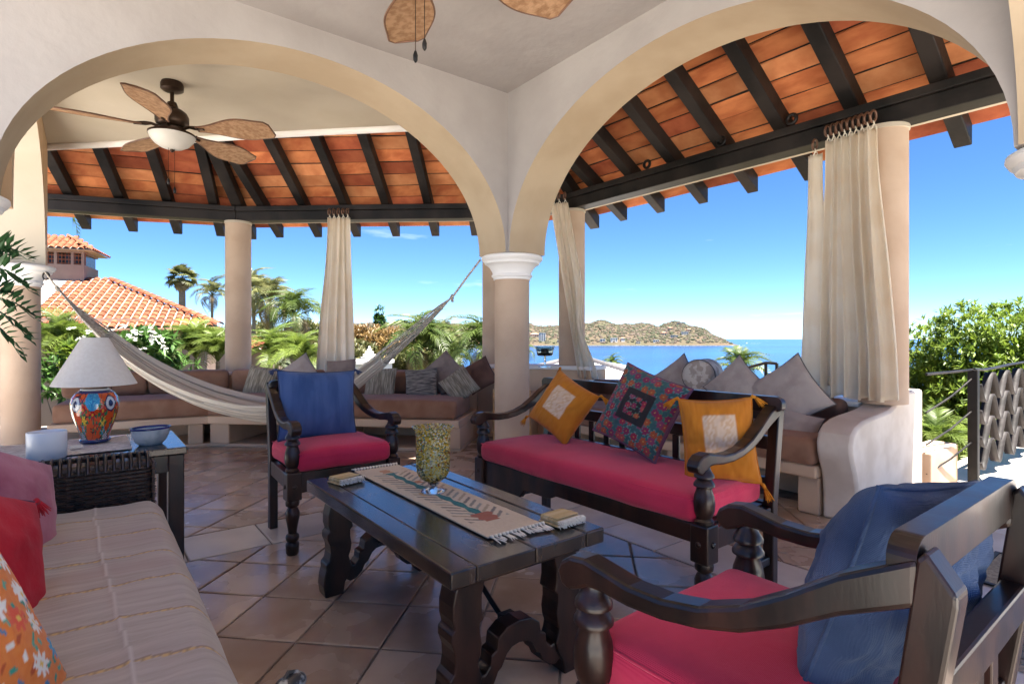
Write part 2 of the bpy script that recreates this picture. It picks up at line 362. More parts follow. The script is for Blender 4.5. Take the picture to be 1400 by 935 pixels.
for i, (a, b, T, N, L) in enumerate(segs):
    t0 = math.tan(turn(i-1)/2) if i else 0; t1 = math.tan(turn(i)/2) if i < 3 else 0
    def pt(u, s, h=0): return a+T*u+N*s+Vector((0, 0, BZ1+SL*s+h))
    lo = lambda s: t0*s; hi = lambda s: L-t1*s
    # beam and wall plate
    e0 = .04*t0; e1 = .04*t1
    for (nm, hw, z0, z1) in (('beam', .085, BZ0, BZ0+.115), ('wall_plate', .11, BZ0+.117, BZ1-.002)):
        q = MB(); vs = []
        for z in (z0, z1):
            for (u, s) in ((lo(hw)+.002, hw), (hi(hw)-.002, hw), (hi(-hw)-.002, -hw), (lo(-hw)+.002, -hw)):
                p = a+T*u+N*s; vs.append((p.x, p.y, z))
        q.add(vs, [(3,2,1,0),(4,5,6,7),(0,1,5,4),(1,2,6,5),(2,3,7,6),(3,0,4,7)])
        q.build(nm, M['rafter'], roof, bevel=.006, weld=True)
    q = MB(); vs = []
    for z in (BZ0+.01, BZ0+.06):
        for (u, s) in ((lo(-.09), -.09), (hi(-.09), -.09), (hi(-.15), -.15), (lo(-.15), -.15)):
            p = a+T*u+N*s; vs.append((p.x, p.y, z))
    q.add(vs, [(3,2,1,0),(4,5,6,7),(0,1,5,4),(1,2,6,5),(2,3,7,6),(3,0,4,7)])
    q.build('plaster_fillet', M['cream'], roof, weld=True)
    # rafters
    sp = .52
    if i == 3: us = [4.63-1.164-.52*k for k in range(-3, 12)]
    elif i == 0: us = [L-.28-.50*k for k in range(9)]
    elif i == 1: us = [.30+.53*k for k in range(6)]
    else: us = [.27, .74]
    us = sorted(u for u in us if -.2 < u < L+.2)
    D = DIN[i]
    def rafter(p0, p1, side, wd=.105, name='rafter'):
        q = MB(); h = Vector((0, 0, RH)); hw = side*(wd/2)
        vs = [p0-hw, p0+hw, p1+hw, p1-hw, p0-hw+h, p0+hw+h, p1+hw+h, p1-hw+h]
        q.add(vs, [(3,2,1,0),(4,5,6,7),(0,1,5,4),(1,2,6,5),(2,3,7,6),(3,0,4,7)])
        return q.build(name, M['rafter'], roof, bevel=.007, weld=True)
    for u in us:
        s1 = D
        if t0 and u/t0 < s1: s1 = u/t0-.04
        if t1 and (L-u)/t1 < s1: s1 = (L-u)/t1-.04
        s0 = -EAVE
        if t0 and lo(s0) > u: continue
        if s1 > -.1: rafter(pt(u, s0), pt(u, s1), T)
    if i < 3:   # hip rafter at end of the segment
        bis = (N+segs[i+1][3]).normalized(); k = 1/cos(turn(i)/2)
        p0 = b-bis*EAVE*k+Vector((0,0,BZ1-SL*EAVE)); p1 = b+bis*D*.98*k+Vector((0,0,BZ1+SL*D*.98))
        rafter(p0-Vector((0,0,.02)), p1-Vector((0,0,.02)), bis.cross(Vector((0,0,1))), .13, 'hip_rafter')
    # slabs between rafters, laid in rows
    row = .185/sqrt(1+SL*SL)
    bounds = [lo(-EAVE)-.3]+us+[hi(-EAVE)+.3]
    nrow = int((D+EAVE)/row)+1
    for j in range(len(bounds)-1):
        for k in range(nrow):
            s0 = -EAVE-.02+k*row; s1 = s0+row-.022; g = .004
            A0, A1 = max(bounds[j]+g, lo(s0)), max(bounds[j]+g, lo(s1)); B0, B1 = min(bounds[j+1]-g, hi(s0)), min(bounds[j+1]-g, hi(s1))
            if B0-A0 < .02 and B1-A1 < .02: continue
            B0 = max(B0, A0+.005); B1 = max(B1, A1+.005)
            j0, j1 = random.uniform(-.002, .009), random.uniform(-.002, .009)
            lower = [pt(A0, s0, RH+.003+j0), pt(B0, s0, RH+.003+j1), pt(B1, s1, RH+.003+j1), pt(A1, s1, RH+.003+j0)]
            vs = lower+[p+Vector((0,0,.012)) for p in lower]
            fs = [(3,2,1,0),(4,5,6,7),(0,1,5,4),(1,2,6,5),(2,3,7,6),(3,0,4,7)]
            cpt = (lower[0]+lower[2])/2; dd = cpt.dot(FW); lat = cpt.dot(RT)/max(dd, .1)*756+700
            vis = dd > 1 and 40 < lat < 1420 and s1 < (1.45 if i < 2 else 1.4)
            if vis and slabs < 300:
                MB().add(vs, fs).build('roof_slab', M[random.choice(('roofplank', 'roofplank', 'roofred', 'roofpale'))], roof); slabs += 1
            else: hidden.add(vs, fs)
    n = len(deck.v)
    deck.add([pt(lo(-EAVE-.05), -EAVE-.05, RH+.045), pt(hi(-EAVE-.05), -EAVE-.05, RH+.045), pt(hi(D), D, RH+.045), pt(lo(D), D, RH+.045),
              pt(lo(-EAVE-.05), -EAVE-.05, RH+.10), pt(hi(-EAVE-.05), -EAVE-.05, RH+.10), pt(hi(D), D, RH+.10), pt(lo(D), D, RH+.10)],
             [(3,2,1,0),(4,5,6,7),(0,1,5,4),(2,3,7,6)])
tag(hidden.build('roof_slab_rows', M['roofplank'], roof), kind='stuff')
M['jointshade'] = mat('joint shade roof boards', (.03,.022,.018), (.06,.045,.035), 6, .9)  # near-black board colour stands in for shadow in the slab joints
deck.build('roof_deck', M['jointshade'], roof)
q = MB(); q.prism([(1.9,3.885),(3.35,3.885),(3.35,4.7),(2.6,5.2),(1.9,5.0)], 3.87, 3.95); q.build('roof_deck', M['jointshade'], roof)  # added slab, covers a roof hole that let sun onto the veranda floor
for (u, ) in ((1.95,), (2.55,), (1.15,)):
    p = Vector((4.33, 4.63-u, 2.80)); q = MB()
    ring = [(p.x, p.y+.035*cos(2*pi*k/14), p.z+.05+.035*sin(2*pi*k/14)) for k in range(15)]
    q.tube(ring, .014, 8); q.build('iron_hook', M['iron'], roof, smooth=60)

def round_column(label, x, y, z0=.70, top=BZ0-.001):
    t = thing('round_column', label, 'column', (x, y, z0), 0, 'plain columns under the veranda beam')
    MB().lathe([(0,.15),(top-z0-.03,.15)], 40).build('shaft', M['peach'], t, smooth=40)
    MB().lathe([(top-z0-.03,.15),(top-z0-.025,.158),(top-z0,.158)], 40).build('top_ring', M['cream'], t, smooth=40)
round_column('peach round column standing under the bent corner of the roof beam, above brown bench', 1.51, 7.65)
round_column('round column mostly hidden by the column between the arches', 3.98, 5.54)
round_column('round column behind the tied back white curtain, facing the sea', 4.42, 4.63)
round_column('round column behind the large cream curtain on the right', 4.445, 1.50)
round_column('round column outside the picture at the right', 4.445, -1.9)

# ---- floor of tiles
def clip(poly, zone):
    out = poly; n = len(zone)
    for i in range(n):
        ax, ay = zone[i]; bx, by = zone[(i+1) % n]; inp = out; out = []
        f = lambda p: (bx-ax)*(p[1]-ay)-(by-ay)*(p[0]-ax)
        for j in range(len(inp)):
            p, q = inp[j], inp[(j+1) % len(inp)]; fp, fq = f(p), f(q)
            if fp >= 0: out.append(p)
            if (fp >= 0) != (fq >= 0):
                t = fp/(fp-fq); out.append((p[0]+(q[0]-p[0])*t, p[1]+(q[1]-p[1])*t))
        if len(out) < 3: return []
    return out
def area(p): return abs(sum(p[i][0]*p[(i+1) % len(p)][1]-p[(i+1) % len(p)][0]*p[i][1] for i in range(len(p))))/2
def tile_mesh(poly, mt):
    cx = sum(p[0] for p in poly)/len(poly); cy_ = sum(p[1] for p in poly)/len(poly)
    q = MB(); n = len(poly); e = .006
    inn = []
    for p in poly:
        d = Vector((cx-p[0], cy_-p[1])); l = d.length; d = d/l*min(e*1.3, l*.3); inn.append((p[0]+d.x, p[1]+d.y))
    vs = [(p[0], p[1], -.012) for p in poly]+[(p[0], p[1], -.003) for p in poly]+[(p[0], p[1], 0) for p in inn]
    fs = [(i, (i+1) % n, n+(i+1) % n, n+i) for i in range(n)]+[(n+i, n+(i+1) % n, 2*n+(i+1) % n, 2*n+i) for i in range(n)]+[tuple(range(2*n, 3*n))]
    q.add(vs, fs); return q.mesh('floor_tile', mt)
def tiles(zone, size, ang, org, mt, parent, gap=.009, seen=True):
    ca, sa = cos(ang), sin(ang); h = (size-gap)/2
    full = tile_mesh([(-h,-h),(h,-h),(h,h),(-h,h)], mt); rest = MB()
    R = int(9/size)
    for i in range(-R, R+1):
        for j in range(-R, R+1):
            cx = org[0]+(i*ca-j*sa)*size; cy_ = org[1]+(i*sa+j*ca)*size
            sq = [(cx+x*ca-y*sa, cy_+x*sa+y*ca) for x, y in ((-h,-h),(h,-h),(h,h),(-h,h))]
            c = clip(sq, zone)
            if not c or area(c) < 4e-4: continue
            f = cx*FW.x+cy_*FW.y; lat = (cx*RT.x+cy_*RT.y)/max(f, .1)*756+700
            if f < 1.25 or lat < -60 or lat > 1500: me = None
            if abs(area(c)-4*h*h) < 1e-6:
                link('floor_tile', full, parent, loc=(cx, cy_, random.uniform(-.0012, .0)), rot=(random.uniform(-.0016,.0016), random.uniform(-.0016,.0016), ang))
            else:
                c2 = [(x-cx, y-cy_) for x, y in c]; link('floor_tile', tile_mesh(c2, mt), parent, loc=(cx, cy_, 0))
fl = MB(); fl.bx(-.89, 5.3, -1.09, 9.6, -.25, -.010); fl = tag(fl.build('floor', M['grout']), kind='structure')
Q = pi/4
tiles([(-.35,.5),(2.43,.5),(2.43,3.28),(-.35,3.28)], .335, Q, (1.10,1.93), M['tile'], fl)
tiles([(-.35,3.29),(2.43,3.29),(2.43,3.70),(-.35,3.70)], .41, 0, (.62,3.495), M['paletile'], fl)
tiles([(2.44,-.2),(2.85,-.2),(2.85,3.70),(2.44,3.70)], .41, 0, (2.645,1.3), M['paletile'], fl)
vf = MB(); vf.bx(-.9, 2.85, 3.71, 7.4, -.0125, -.0105); vf = tag(vf.build('veranda_floor', M['grout']), kind='structure')
tiles([(-.7,3.71),(2.85,3.71),(2.85,4.95),(1.10,6.75),(-.7,6.95)], .335, Q, (1.05,5.0), M['tile'], vf)
rf = MB(); rf.bx(2.86, 5.25, -2.2, 5.6, -.0125, -.0105); rf = tag(rf.build('gallery_floor', M['grout']), kind='structure')
tiles([(2.86,1.12),(4.0,1.12),(4.0,5.2),(2.86,5.2)], .335, Q, (3.3,2.1), M['tile'], rf)
tiles([(2.86,-.6),(5.22,-.6),(5.22,1.11),(2.86,1.11)], .47, 0, (3.10,.87), M['paletile'], rf)
dk = MB(); dk.bx(5.31, 8.2, -4, 1.6, -.3, -.02); tag(dk.build('deck', M['paletile']), kind='structure')
M['bounce'] = mat('pale limestone paving', (.72,.69,.64), (.80,.77,.72), 2.5, .7, .1, 20, .3)
d2 = MB(); d2.bx(-10, 5.3, -10, -1.10, -.3, -.005); d2.bx(-10, -.90, -1.09, 10, -.3, -.005); tag(d2.build('terrace', M['bounce']), kind='structure')  # unseen pale paving, added to bounce sunlight up into the room

# ---- built-in benches
def offs(path, d):
    out = []
    for i, p in enumerate(path):
        dirs = []
        if i: dirs.append((Vector(path[i])-Vector(path[i-1])).normalized())
        if i < len(path)-1: dirs.append((Vector(path[i+1])-Vector(path[i])).normalized())
        ns = [Vector((-t.y, t.x)) for t in dirs]; n = sum(ns, Vector((0, 0))).normalized()
        k = 1/max(n.dot(ns[0]), .3); out.append((p[0]+n.x*d*k, p[1]+n.y*d*k))
    return out
def band(path, d0, d1, z0, z1, b=None, e=0):
    q = b or MB(); A, B = offs(path, d0), offs(path, d1); n = len(path)
    for i in range(n-1):
        pl = [A[i], A[i+1], B[i+1], B[i]]
        q.add([(p[0],p[1],z0) for p in pl]+[(p[0],p[1],z1) for p in pl], [(3,2,1,0),(4,5,6,7)]+[(0,1,5,4),(2,3,7,6)]+([(3,0,4,7)] if i == 0 else [])+([(1,2,6,5)] if i == n-2 else []))
    return q
BP = [(2.98,4.74),(1.03,6.64),(-.30,6.86)]        # front foot of the left bench; outward is to the right of travel
BPo = BP
LB = thing('built_in_bench', 'long bent plaster bench along the parapet behind the hammock', 'bench')
band(BPo, .05, -.92, .25, .33).build('seat_slab', M['bench'], LB, bevel=.012, weld=True)
band(BPo, -.74, -.93, 0, .249).build('niche_back', M['bench'], LB, weld=True)
band(BPo, -.02, -.92, .001, .035).build('plinth', M['bench'], LB, bevel=.008, weld=True)
def along(path, t, d):
    tot = 0
    for i in range(len(path)-1):
        a, b = Vector(path[i]), Vector(path[i+1]); l = (b-a).length
        if t <= l or i == len(path)-2:
            T = (b-a).normalized(); n = Vector((-T.y, T.x)); return a+T*t+n*d, T, n
        t -= l
for (t0, t1) in ((.0, .16), (2.50, 2.74), (1.30, 1.44)):
    q = MB(); n0 = []
    for t, d in ((t0, .0), (t1, .0), (t1, -.735), (t0, -.735)):
        p, T, n = along(BP, t, d) if t < 2.72 else along(BP, 2.719, d); n0.append((p.x, p.y))
    q.prism(n0, .036, .249); q.build('pier', M['bench'], LB, bevel=.012, weld=True)
q = MB(); p, T, n = along(BP, 2.85, -.37); q.box((p.x, p.y, .1425), (.14,.70,.213), rz=atan2(T.y, T.x)); q.build('pier', M['bench'], LB, bevel=.012)
PP = band(BP, -.925, -1.27, 0, .70); PA = thing('parapet', 'low plaster parapet behind the bent brown bench', 'wall'); PP.build('wall', M['bench'], PA, weld=True)
band(BP, -.90, -1.30, .702, .74).build('coping', M['white'], PA, bevel=.008, weld=True)
PB = thing('parapet', 'short parapet with white coping beside the column, candle glass on it', 'wall')
S3 = [(4.52,4.30),(4.40,4.70),(3.78,5.60)]
band(S3, .17, -.17, 0, .80).build('wall', M['bench'], PB, weld=True); band(S3, .2, -.2, .802, .845).build('coping', M['white'], PB, bevel=.008, weld=True)

def cushion(name, label, cat, mt, c, d, rz=0, r=.05, puff=.02, tilt=0, wob=.006, group=None, seed=0):
    q = MB(); q.rbox((0,0,0), d, r, 8, puff, wob, seed=seed)
    o = q.build(name, mt, smooth=180, weld=True); o.location = c; o.rotation_euler = (tilt, 0, rz)
    # piping along the top edge
    x, y, z = d[0]/2, d[1]/2, d[2]/2
    return tag(o, label, cat, group)
def on_seg(i, t, d):
    a, b = Vector(BP[i]), Vector(BP[i+1]); T = (b-a).normalized(); n = Vector((-T.y, T.x)); return a+T*t+n*d, T, n
def bench_cushions():
    defs = [(0, .03, 1.36, 'seat cushion of the bent bench at its end beside the arch column'),
            (0, 1.37, 2.80, 'seat cushion of the bent bench behind the blue pillow chair'),
            (1, -.02, 1.32, 'seat cushion of the bent bench behind the table lamp')]
    for i, (sg, a, b, lab) in enumerate(defs):
        p, T, n = on_seg(sg, (a+b)/2, -.33); L = b-a
        cushion('seat_cushion', 'long brown canvas '+lab, 'cushion', M['brownfab'], (p.x, p.y, .425), (L, .72, .185), atan2(T.y, T.x), .045, .02, seed=i)
    defs = [(0, .25, 1.02, 'at the right end behind the three woven pillows'), (0, 1.03, 1.80, 'right of the centre curtain'), (0, 1.81, 2.97, 'left of the centre curtain'),
            (1, -.20, .62, 'left of the corner column'), (1, .63, 1.40, 'behind the lamp shade')]
    for i, (sg, a, b, lab) in enumerate(defs):
        p, T, n = on_seg(sg, (a+b)/2, -.80)
        cushion('back_cushion', 'brown back cushion of the bent bench '+lab, 'cushion', M['brownfab'], (p.x, p.y, .645), (b-a, .17, .27), atan2(T.y, T.x), .06, .0, tilt=-.12, seed=i+9)
bench_cushions()

# right bench with its scrolled end wall
RB = thing('built_in_bench', 'plaster bench along the right parapet with scrolled white end wall', 'bench')
q = MB(); q.bx(3.70, 4.35, 1.625, 4.15, .25, .33); q.build('seat_slab', M['bench'], RB, bevel=.012)
q = MB(); q.bx(4.20, 4.36, 1.625, 4.15, .001, .249); q.build('niche_back', M['bench'], RB)
for y in (1.70, 2.75, 4.05): q = MB(); q.bx(3.76, 4.19, y-.07, y+.07, .001, .249); q.build('pier', M['bench'], RB, bevel=.012)
prof = [(4.92,.001),(4.92,.775),(4.60,.775),(4.53,.765),(4.46,.735),(4.38,.695),(4.29,.668),(4.15,.655),(3.98,.645),(3.85,.632),(3.75,.605),(3.685,.56),(3.66,.50),(3.665,.44),(3.69,.38),(3.725,.31),(3.745,.24),(3.755,.16),(3.755,.001)]
q = MB(); q.prism(prof, -1.61, -1.40, Matrix.Rotation(pi/2, 4, 'X'))
q.build('end_wall', M['wornwhite'], RB, bevel=.02, smooth=30)
RP = thing('parapet', 'low parapet behind the grey pillows of the right bench', 'wall')
q = MB(); q.bx(4.362, 4.68, 1.615, 4.28, 0, .66); q.build('wall', M['bench'], RP)
q = MB(); q.bx(4.34, 4.70, 1.616, 4.28, .662, .70); q.build('coping', M['white'], RP, bevel=.006)
for i, (y0, y1, lab) in enumerate(((1.63, 2.85, 'nearest the scrolled end wall'), (2.86, 4.1, 'hidden behind the settee'))):
    cushion('seat_cushion', 'brown canvas seat cushion of the right bench '+lab, 'cushion', M['brownfab'], (4.0, (y0+y1)/2, .42), (y1-y0, .66, .175), -pi/2, .04, .02, seed=i+20)
for i, (y0, y1, lab) in enumerate(((1.66, 2.45, 'nearest the large cream curtain'), (2.46, 3.27, 'behind the big grey pillow'), (3.28, 4.1, 'behind the floral pillow'))):
    cushion('back_cushion', 'dark brown back cushion of the right bench '+lab, 'cushion', M['darkbrown'], (4.24, (y0+y1)/2, .60), (y1-y0, .17, .25), -pi/2, .06, 0, tilt=-.12, seed=i+30)
# kerb wall and railing post beyond
q = MB(); q.bx(4.96, 5.62, 1.36, 1.56, -.02, .30); tag(q.build('kerb_wall', M['peach'], bevel=.012), 'low peach plaster kerb wall beside the black railing post', 'wall')
q = MB(); q.bx(2.652, 3.02, -3.2, .093, 2.75, 3.75); tag(q.build('sun_stop_wall', M['wall']), 'unseen plaster lintel added beyond the right edge to block the sun', 'wall')  # added out of view to keep stray sun off the floor under the settee
# ================================================================ FURNITURE
LOW = [(0,.027),(.012,.033),(.05,.035),(.062,.034),(.07,.025),(.08,.033),(.094,.035),(.106,.032),(.114,.022),(.135,.024),(.17,.030),(.20,.036),(.225,.036),(.245,.028),(.252,.022),(.262,.034),(.276,.036),(.29,.034)]
UPP = [(.44,.036),(.452,.037),(.462,.028),(.472,.034),(.49,.039),(.52,.041),(.548,.037),(.572,.029),(.580,.030),(.584,.040),(.592,.040),(.604,.032),(.612,.026),(.617,.038),(.626,.038),(.640,.029),(.652,.023),(.662,.022)]
ATOP = [(.29,.875),(.20,.826),(.13,.776),(.06,.733),(-.01,.706),(-.08,.694),(-.15,.694),(-.21,.705),(-.255,.713),(-.295,.707),(-.320,.690),(-.331,.668)]
ABOT = [(.29,.812),(.20,.768),(.13,.724),(.06,.689),(-.01,.668),(-.08,.657),(-.15,.655),(-.21,.661),(-.245,.660),(-.272,.646),(-.298,.636),(-.322,.644)]
def seat_furniture(name, label, cat, W, loc, rz, settee=False, group=None):
    t = thing(name, label, cat, loc, rz, group); D = .50; x = W/2; yf, yr = -D/2, D/2
    tp_ = 0 if settee else .042; xr = x-tp_
    def shear(q, s): q.v = [(vx-s*tp_*max(0, vy-yf)/D, vy, vz) for vx, vy, vz in q.v]; return q
    for s in (-1, 1):
        p = MB(); p.lathe(LOW, 20, (s*x, yf, 0)).build('leg', M['wood'], t, smooth=50)
        b = MB(); b.box((s*x, yf, .365), (.078,.078,.149)); b = b.build('corner_block', M['wood'], t, bevel=.007)
        for (dx, dy) in ((s*.039, 0), (0, -.039)):
            k = MB(); ax = 'Y' if dx else 'X'
            m = Matrix.Translation((s*x+dx, yf+dy, .365)) @ (Matrix.Rotation(s*pi/2, 4, 'Y') if dx else Matrix.Rotation(pi/2, 4, 'X'))
            k.lathe([(0,.012),(.003,.012),(.006,.009),(.007,.004)], 12, m=m); k.build('peg', M['wood'], b, smooth=50)
        p = MB(); p.lathe(UPP, 24, (s*x, yf, 0)).build('arm_post', M['wood'], t, smooth=40)
        a = MB(); a.strip(ATOP, ABOT, s*x-.027, s*x+.027); a = shear(a, s).build('arm', M['wood'], t, bevel=.008, weld=True)
        k = MB(); k.lathe([(0,.017),(.004,.016),(.007,.009)], 14, (s*x, yf, .7015)); k.build('peg', M['wood'], a, smooth=50)
        r = MB(); r.strip([(yr-.022, 0), (yr-.020, .42), (yr+.039, .875), (yr+.048, .885)], [(yr+.022, 0), (yr+.022, .42), (yr+.080, .825), (yr+.080, .84)], s*xr-.024, s*xr+.024)
        r.build('back_post', M['wood'], t, bevel=.005, weld=True)
        q = MB(); q.bx(s*x-.018, s*x+.018, yf+.04, yr-.027, .33, .415); shear(q, s).build('side_rail', M['wood'], t, bevel=.004)
        q = MB(); q.bx(s*x-.014, s*x+.014, yf+.035, yr-.027, .165, .20); q.build('stretcher', M['wood'], t, bevel=.004) if settee else None
    # front apron
    q = MB(); xs = x-.04
    if settee:
        top = [(-xs,.43),(-xs+.30,.43),(-xs+.33,.43),(-xs+.37,.43),(-.17,.43),(-.13,.43),(-.09,.43),(xs,.43)][::-1]
        bot = [(-xs,.275),(-xs+.30,.275),(-xs+.33,.285),(-xs+.37,.33),(-.17,.33),(-.13,.335),(-.09,.355),(xs,.355)][::-1]
    else:
        top = [(-xs,.43),(-xs+.08,.43),(-xs+.11,.43),(xs-.11,.43),(xs-.08,.43),(xs,.43)]; bot = [(-xs,.32),(-xs+.08,.33),(-xs+.11,.355),(xs-.11,.355),(xs-.08,.33),(xs,.32)]
    q.strip(top, bot, yf-.016, yf+.016, ax='y'); q.build('front_apron', M['wood'], t, bevel=.004, weld=True)
    q = MB(); q.bx(-xr+.026, xr-.026, yr-.018, yr+.018, .34, .43); q.build('back_apron', M['wood'], t, bevel=.004)
    q = MB(); q.bx(-xr+.02, xr-.02, yf+.02, yr-.03, .405, .424); q.build('seat_board', M['wood'], t)
    # back: top rail with rounded ends, middle and lower rail, slats
    q = MB(); e = xr+.02+(.03 if settee else 0); n = 8
    tp = [(-e+.035*(1-cos(pi/2*i/n)), .865+.030*sin(pi/2*i/n)) for i in range(n+1)]+[(e-.035*(1-cos(pi/2*(n-i)/n)), .865+.030*sin(pi/2*(n-i)/n)) for i in range(n+1)]
    bt = [(-e+.035*(1-cos(pi/2*i/n)), .850-.022*sin(pi/2*i/n)) for i in range(n+1)]+[(e-.035*(1-cos(pi/2*(n-i)/n)), .850-.022*sin(pi/2*(n-i)/n)) for i in range(n+1)]
    q.strip(tp, bt, yr+.004, yr+.038, ax='y'); q.build('top_rail', M['wood'], t, bevel=.009, weld=True)
    q = MB(); q.bx(-xr+.025, xr-.025, yr+.022, yr+.058, .655, .715); q.build('middle_rail', M['wood'], t, bevel=.005)
    q = MB(); q.bx(-xr+.025, xr-.025, yr-.004, yr+.030, .49, .535); q.build('lower_rail', M['wood'], t, bevel=.005)
    ns = 11 if settee else 4
    for i in range(ns):
        u = -xr+.027+(2*xr-.054)*(i+1)/(ns+1); q = MB(); q.bx(u-.02, u+.02, yr+.018, yr+.034, .536, .654); q.build('slat', M['wood'], t, bevel=.003)
    return t
CH1 = (1.15, 3.315, 0); CH2 = (1.095, .53, 0); ST = (2.135, 1.99, 0)
seat_furniture('armchair', 'dark carved armchair facing us across the table, holding a blue pillow', 'armchair', .58, CH1, .03)
seat_furniture('armchair', 'dark carved armchair in the right foreground, seen from behind its arm', 'armchair', .58, CH2, pi)
seat_furniture('settee', 'long dark wooden settee with raspberry seat and three throw pillows', 'settee', 1.50, ST, -pi/2, True)

def soft_seat(label, c, d, rz, seed):
    q = MB(); q.rbox((0,0,0), d, .04, 10, .022, .007, seed=seed)
    o = q.build('seat_cushion', M['pink'], smooth=180, weld=True); o.location = c; o.rotation_euler = (0, 0, rz); tag(o, label, 'cushion')
    # stitched piping, a part
    x, y = d[0]/2-.012, d[1]/2-.012; z = d[2]/2-.012
    pts = [(-x,-y,z),(x,-y,z),(x,y,z),(-x,y,z),(-x,-y,z)]; P = []
    for i in range(4):
        a, b = Vector(pts[i]), Vector(pts[i+1])
        for k in range(12): P.append(a+(b-a)*(k/12))
    P.append(Vector(pts[0])); MB().tube([p+Vector((nz(p.x*9,p.y*9,1), nz(p.x*9,p.y*9,5), 0))*.003 for p in P], .0035, 6).build('piping', M['pink'], o, smooth=90)
soft_seat('raspberry canvas cushion on the armchair with the blue pillow', (1.15, 3.275, .487), (.555,.50,.115), .03, 1)
soft_seat('raspberry canvas cushion on the foreground armchair', (1.095, .575, .487), (.555,.50,.115), pi, 4)
soft_seat('long raspberry canvas cushion on the dark settee', (2.10, 1.99, .485), (1.47,.52,.112), -pi/2, 8)

# ---- coffee table (top x .80-1.415, y 1.32-2.60, z .50)
tb = thing('coffee_table', 'dark carved trestle coffee table with cloth runner in the middle of the room', 'table', (1.1075, 1.96, 0))
hx, hy = .3075, .64
for s in (-1, 1):
    q = MB(); q.bx(s*hx-.04, s*hx+.04, -hy+.085, hy-.085, .452, .50) if False else q.bx(min(s*hx, s*(hx-.085)), max(s*hx, s*(hx-.085)), -hy, hy, .448, .50)
    q.build('top_board', M['woodtop'], tb, bevel=.006)
q = MB(); q.bx(-hx+.0875, -.002, -hy+.001, hy-.001, .450, .4975); q.build('top_board', M['woodtop'], tb, bevel=.004)
q = MB(); q.bx(.002, hx-.0875, -hy+.001, hy-.001, .450, .4975); q.build('top_board', M['woodtop'], tb, bevel=.004)
def mirror(p): return [(-a, b) for a, b in p]
# lyre leg outline (x outward, z)
outer = [(.235,.445),(.235,.425),(.248,.40),(.258,.36),(.258,.32),(.250,.29),(.262,.28),(.262,.255),(.250,.225),(.248,.19),(.254,.16),(.268,.145),(.268,.12),(.276,.09),(.280,.05),(.272,.0)]
inner = [(.125,.445),(.125,.43),(.142,.41),(.152,.37),(.152,.33),(.145,.295),(.158,.285),(.158,.255),(.152,.22),(.156,.19),(.165,.165),(.160,.145),(.150,.12),(.160,.09),(.182,.05),(.190,.0)]
for ye in (-hy+.115, hy-.115):
    for s in (-1, 1):
        q = MB(); q.strip([(s*a, b) for a, b in outer], [(s*a, b) for a, b in inner], ye-.042, ye+.042, ax='y'); q.build('leg', M['wood'], tb, bevel=.005, weld=True)
    # scrolled stretcher between the legs
    top = [(-.17,.165),(-.155,.12),(-.135,.115),(-.115,.135),(-.112,.165),(-.09,.175),(-.085,.21),(-.05,.235),(0,.242),(.05,.235),(.085,.21),(.09,.175),(.112,.165),(.115,.135),(.135,.115),(.155,.12),(.17,.165)]
    bot = [(-.178,.06),(-.155,.045),(-.13,.05),(-.10,.075),(-.085,.105),(-.07,.115),(-.05,.15),(-.03,.165),(0,.17),(.03,.165),(.05,.15),(.07,.115),(.085,.105),(.10,.075),(.13,.05),(.155,.045),(.178,.06)]
    q = MB(); q.strip(top, bot, ye-.033, ye+.033, ax='y'); q.build('scroll_stretcher', M['wood'], tb, bevel=.004, weld=True)
    q = MB(); q.bx(-.255, .255, ye-.05, ye+.05, .41, .4495); q.build('top_bearer', M['wood'], tb, bevel=.006)
    sg = 1 if ye < 0 else -1
    pts = [(0, ye+sg*(.035+.40*t), .205+.235*(t**1.5)+.02*sin(t*pi)) for t in [i/14 for i in range(15)]]
    q = MB(); q.tube(pts, .009, 8); q.build('iron_brace', M['iron'], tb, smooth=60)
    q = MB(); q.box((0, ye+sg*.04, .215), (.055,.03,.05)); q.build('brace_plate', M['iron'], tb, bevel=.004)

# ---- runner with fringe
def col_mix(a, b, t): return tuple(a[i]+(b[i]-a[i])*t for i in range(3))
def tri(x): return abs((x % 1)-.5)*2
def runner_col(u, v):
    base = (.66,.55,.40); x = (u-.5)*2; y = v
    base = col_mix(base, (.55,.44,.31), .5+.5*nz(u*40, v*90, 2))
    if .13 < y < .87:
        # feathers: slanted dark streaks on both sides of a teal spine
        k = (y*26+abs(x)*2.4) % 1; row = int(y*26+abs(x)*2.4)
        lim = .42+.42*abs(nz(row*7.3, 1.5 if x > 0 else 9.1)); start = .18+.12*abs(nz(row*3.1, 4))
        if k < .42 and start < abs(x) < lim+.22:
            c = [(.16,.15,.13),(.10,.09,.08),(.33,.25,.16),(.20,.22,.20)][(row*7+(3 if x > 0 else 0)) % 4]
            base = col_mix(base, c, .85)
        if abs(x) < .085+.10*(1-tri(y*11)): base = (.012,.13,.125)
        if abs(x) < .03: base = (.02,.17,.16)
    if .80 < y < .885 and abs(x) < .34-(y-.80)*1.5+.10*tri(y*28): base = (.33,.10,.045)
    if .06 < y < .12 and abs(x) < .25-.1*tri(y*30): base = (.50,.24,.11)
    if abs(y-.33) < .02 and .15 < x < .42: base = (.45,.15,.05)
    if abs(y-.50) < .02 and -.5 < x < -.2: base = (.55,.33,.12)
    return base
RX, RY0, RY1 = .115, 1.47, 2.60
rn = thing('table_runner', 'cream woven table runner with teal and brown pattern and knotted fringe', 'runner', (1.145, 0, .502), 0)
nu, nv = 70, 330; q = MB()
def rfn(u, v):
    return ((u-.5)*2*RX, RY1-(RY1-RY0)*v, .0045+.0012*nz(u*6, v*30)+.0015*sin(v*3))
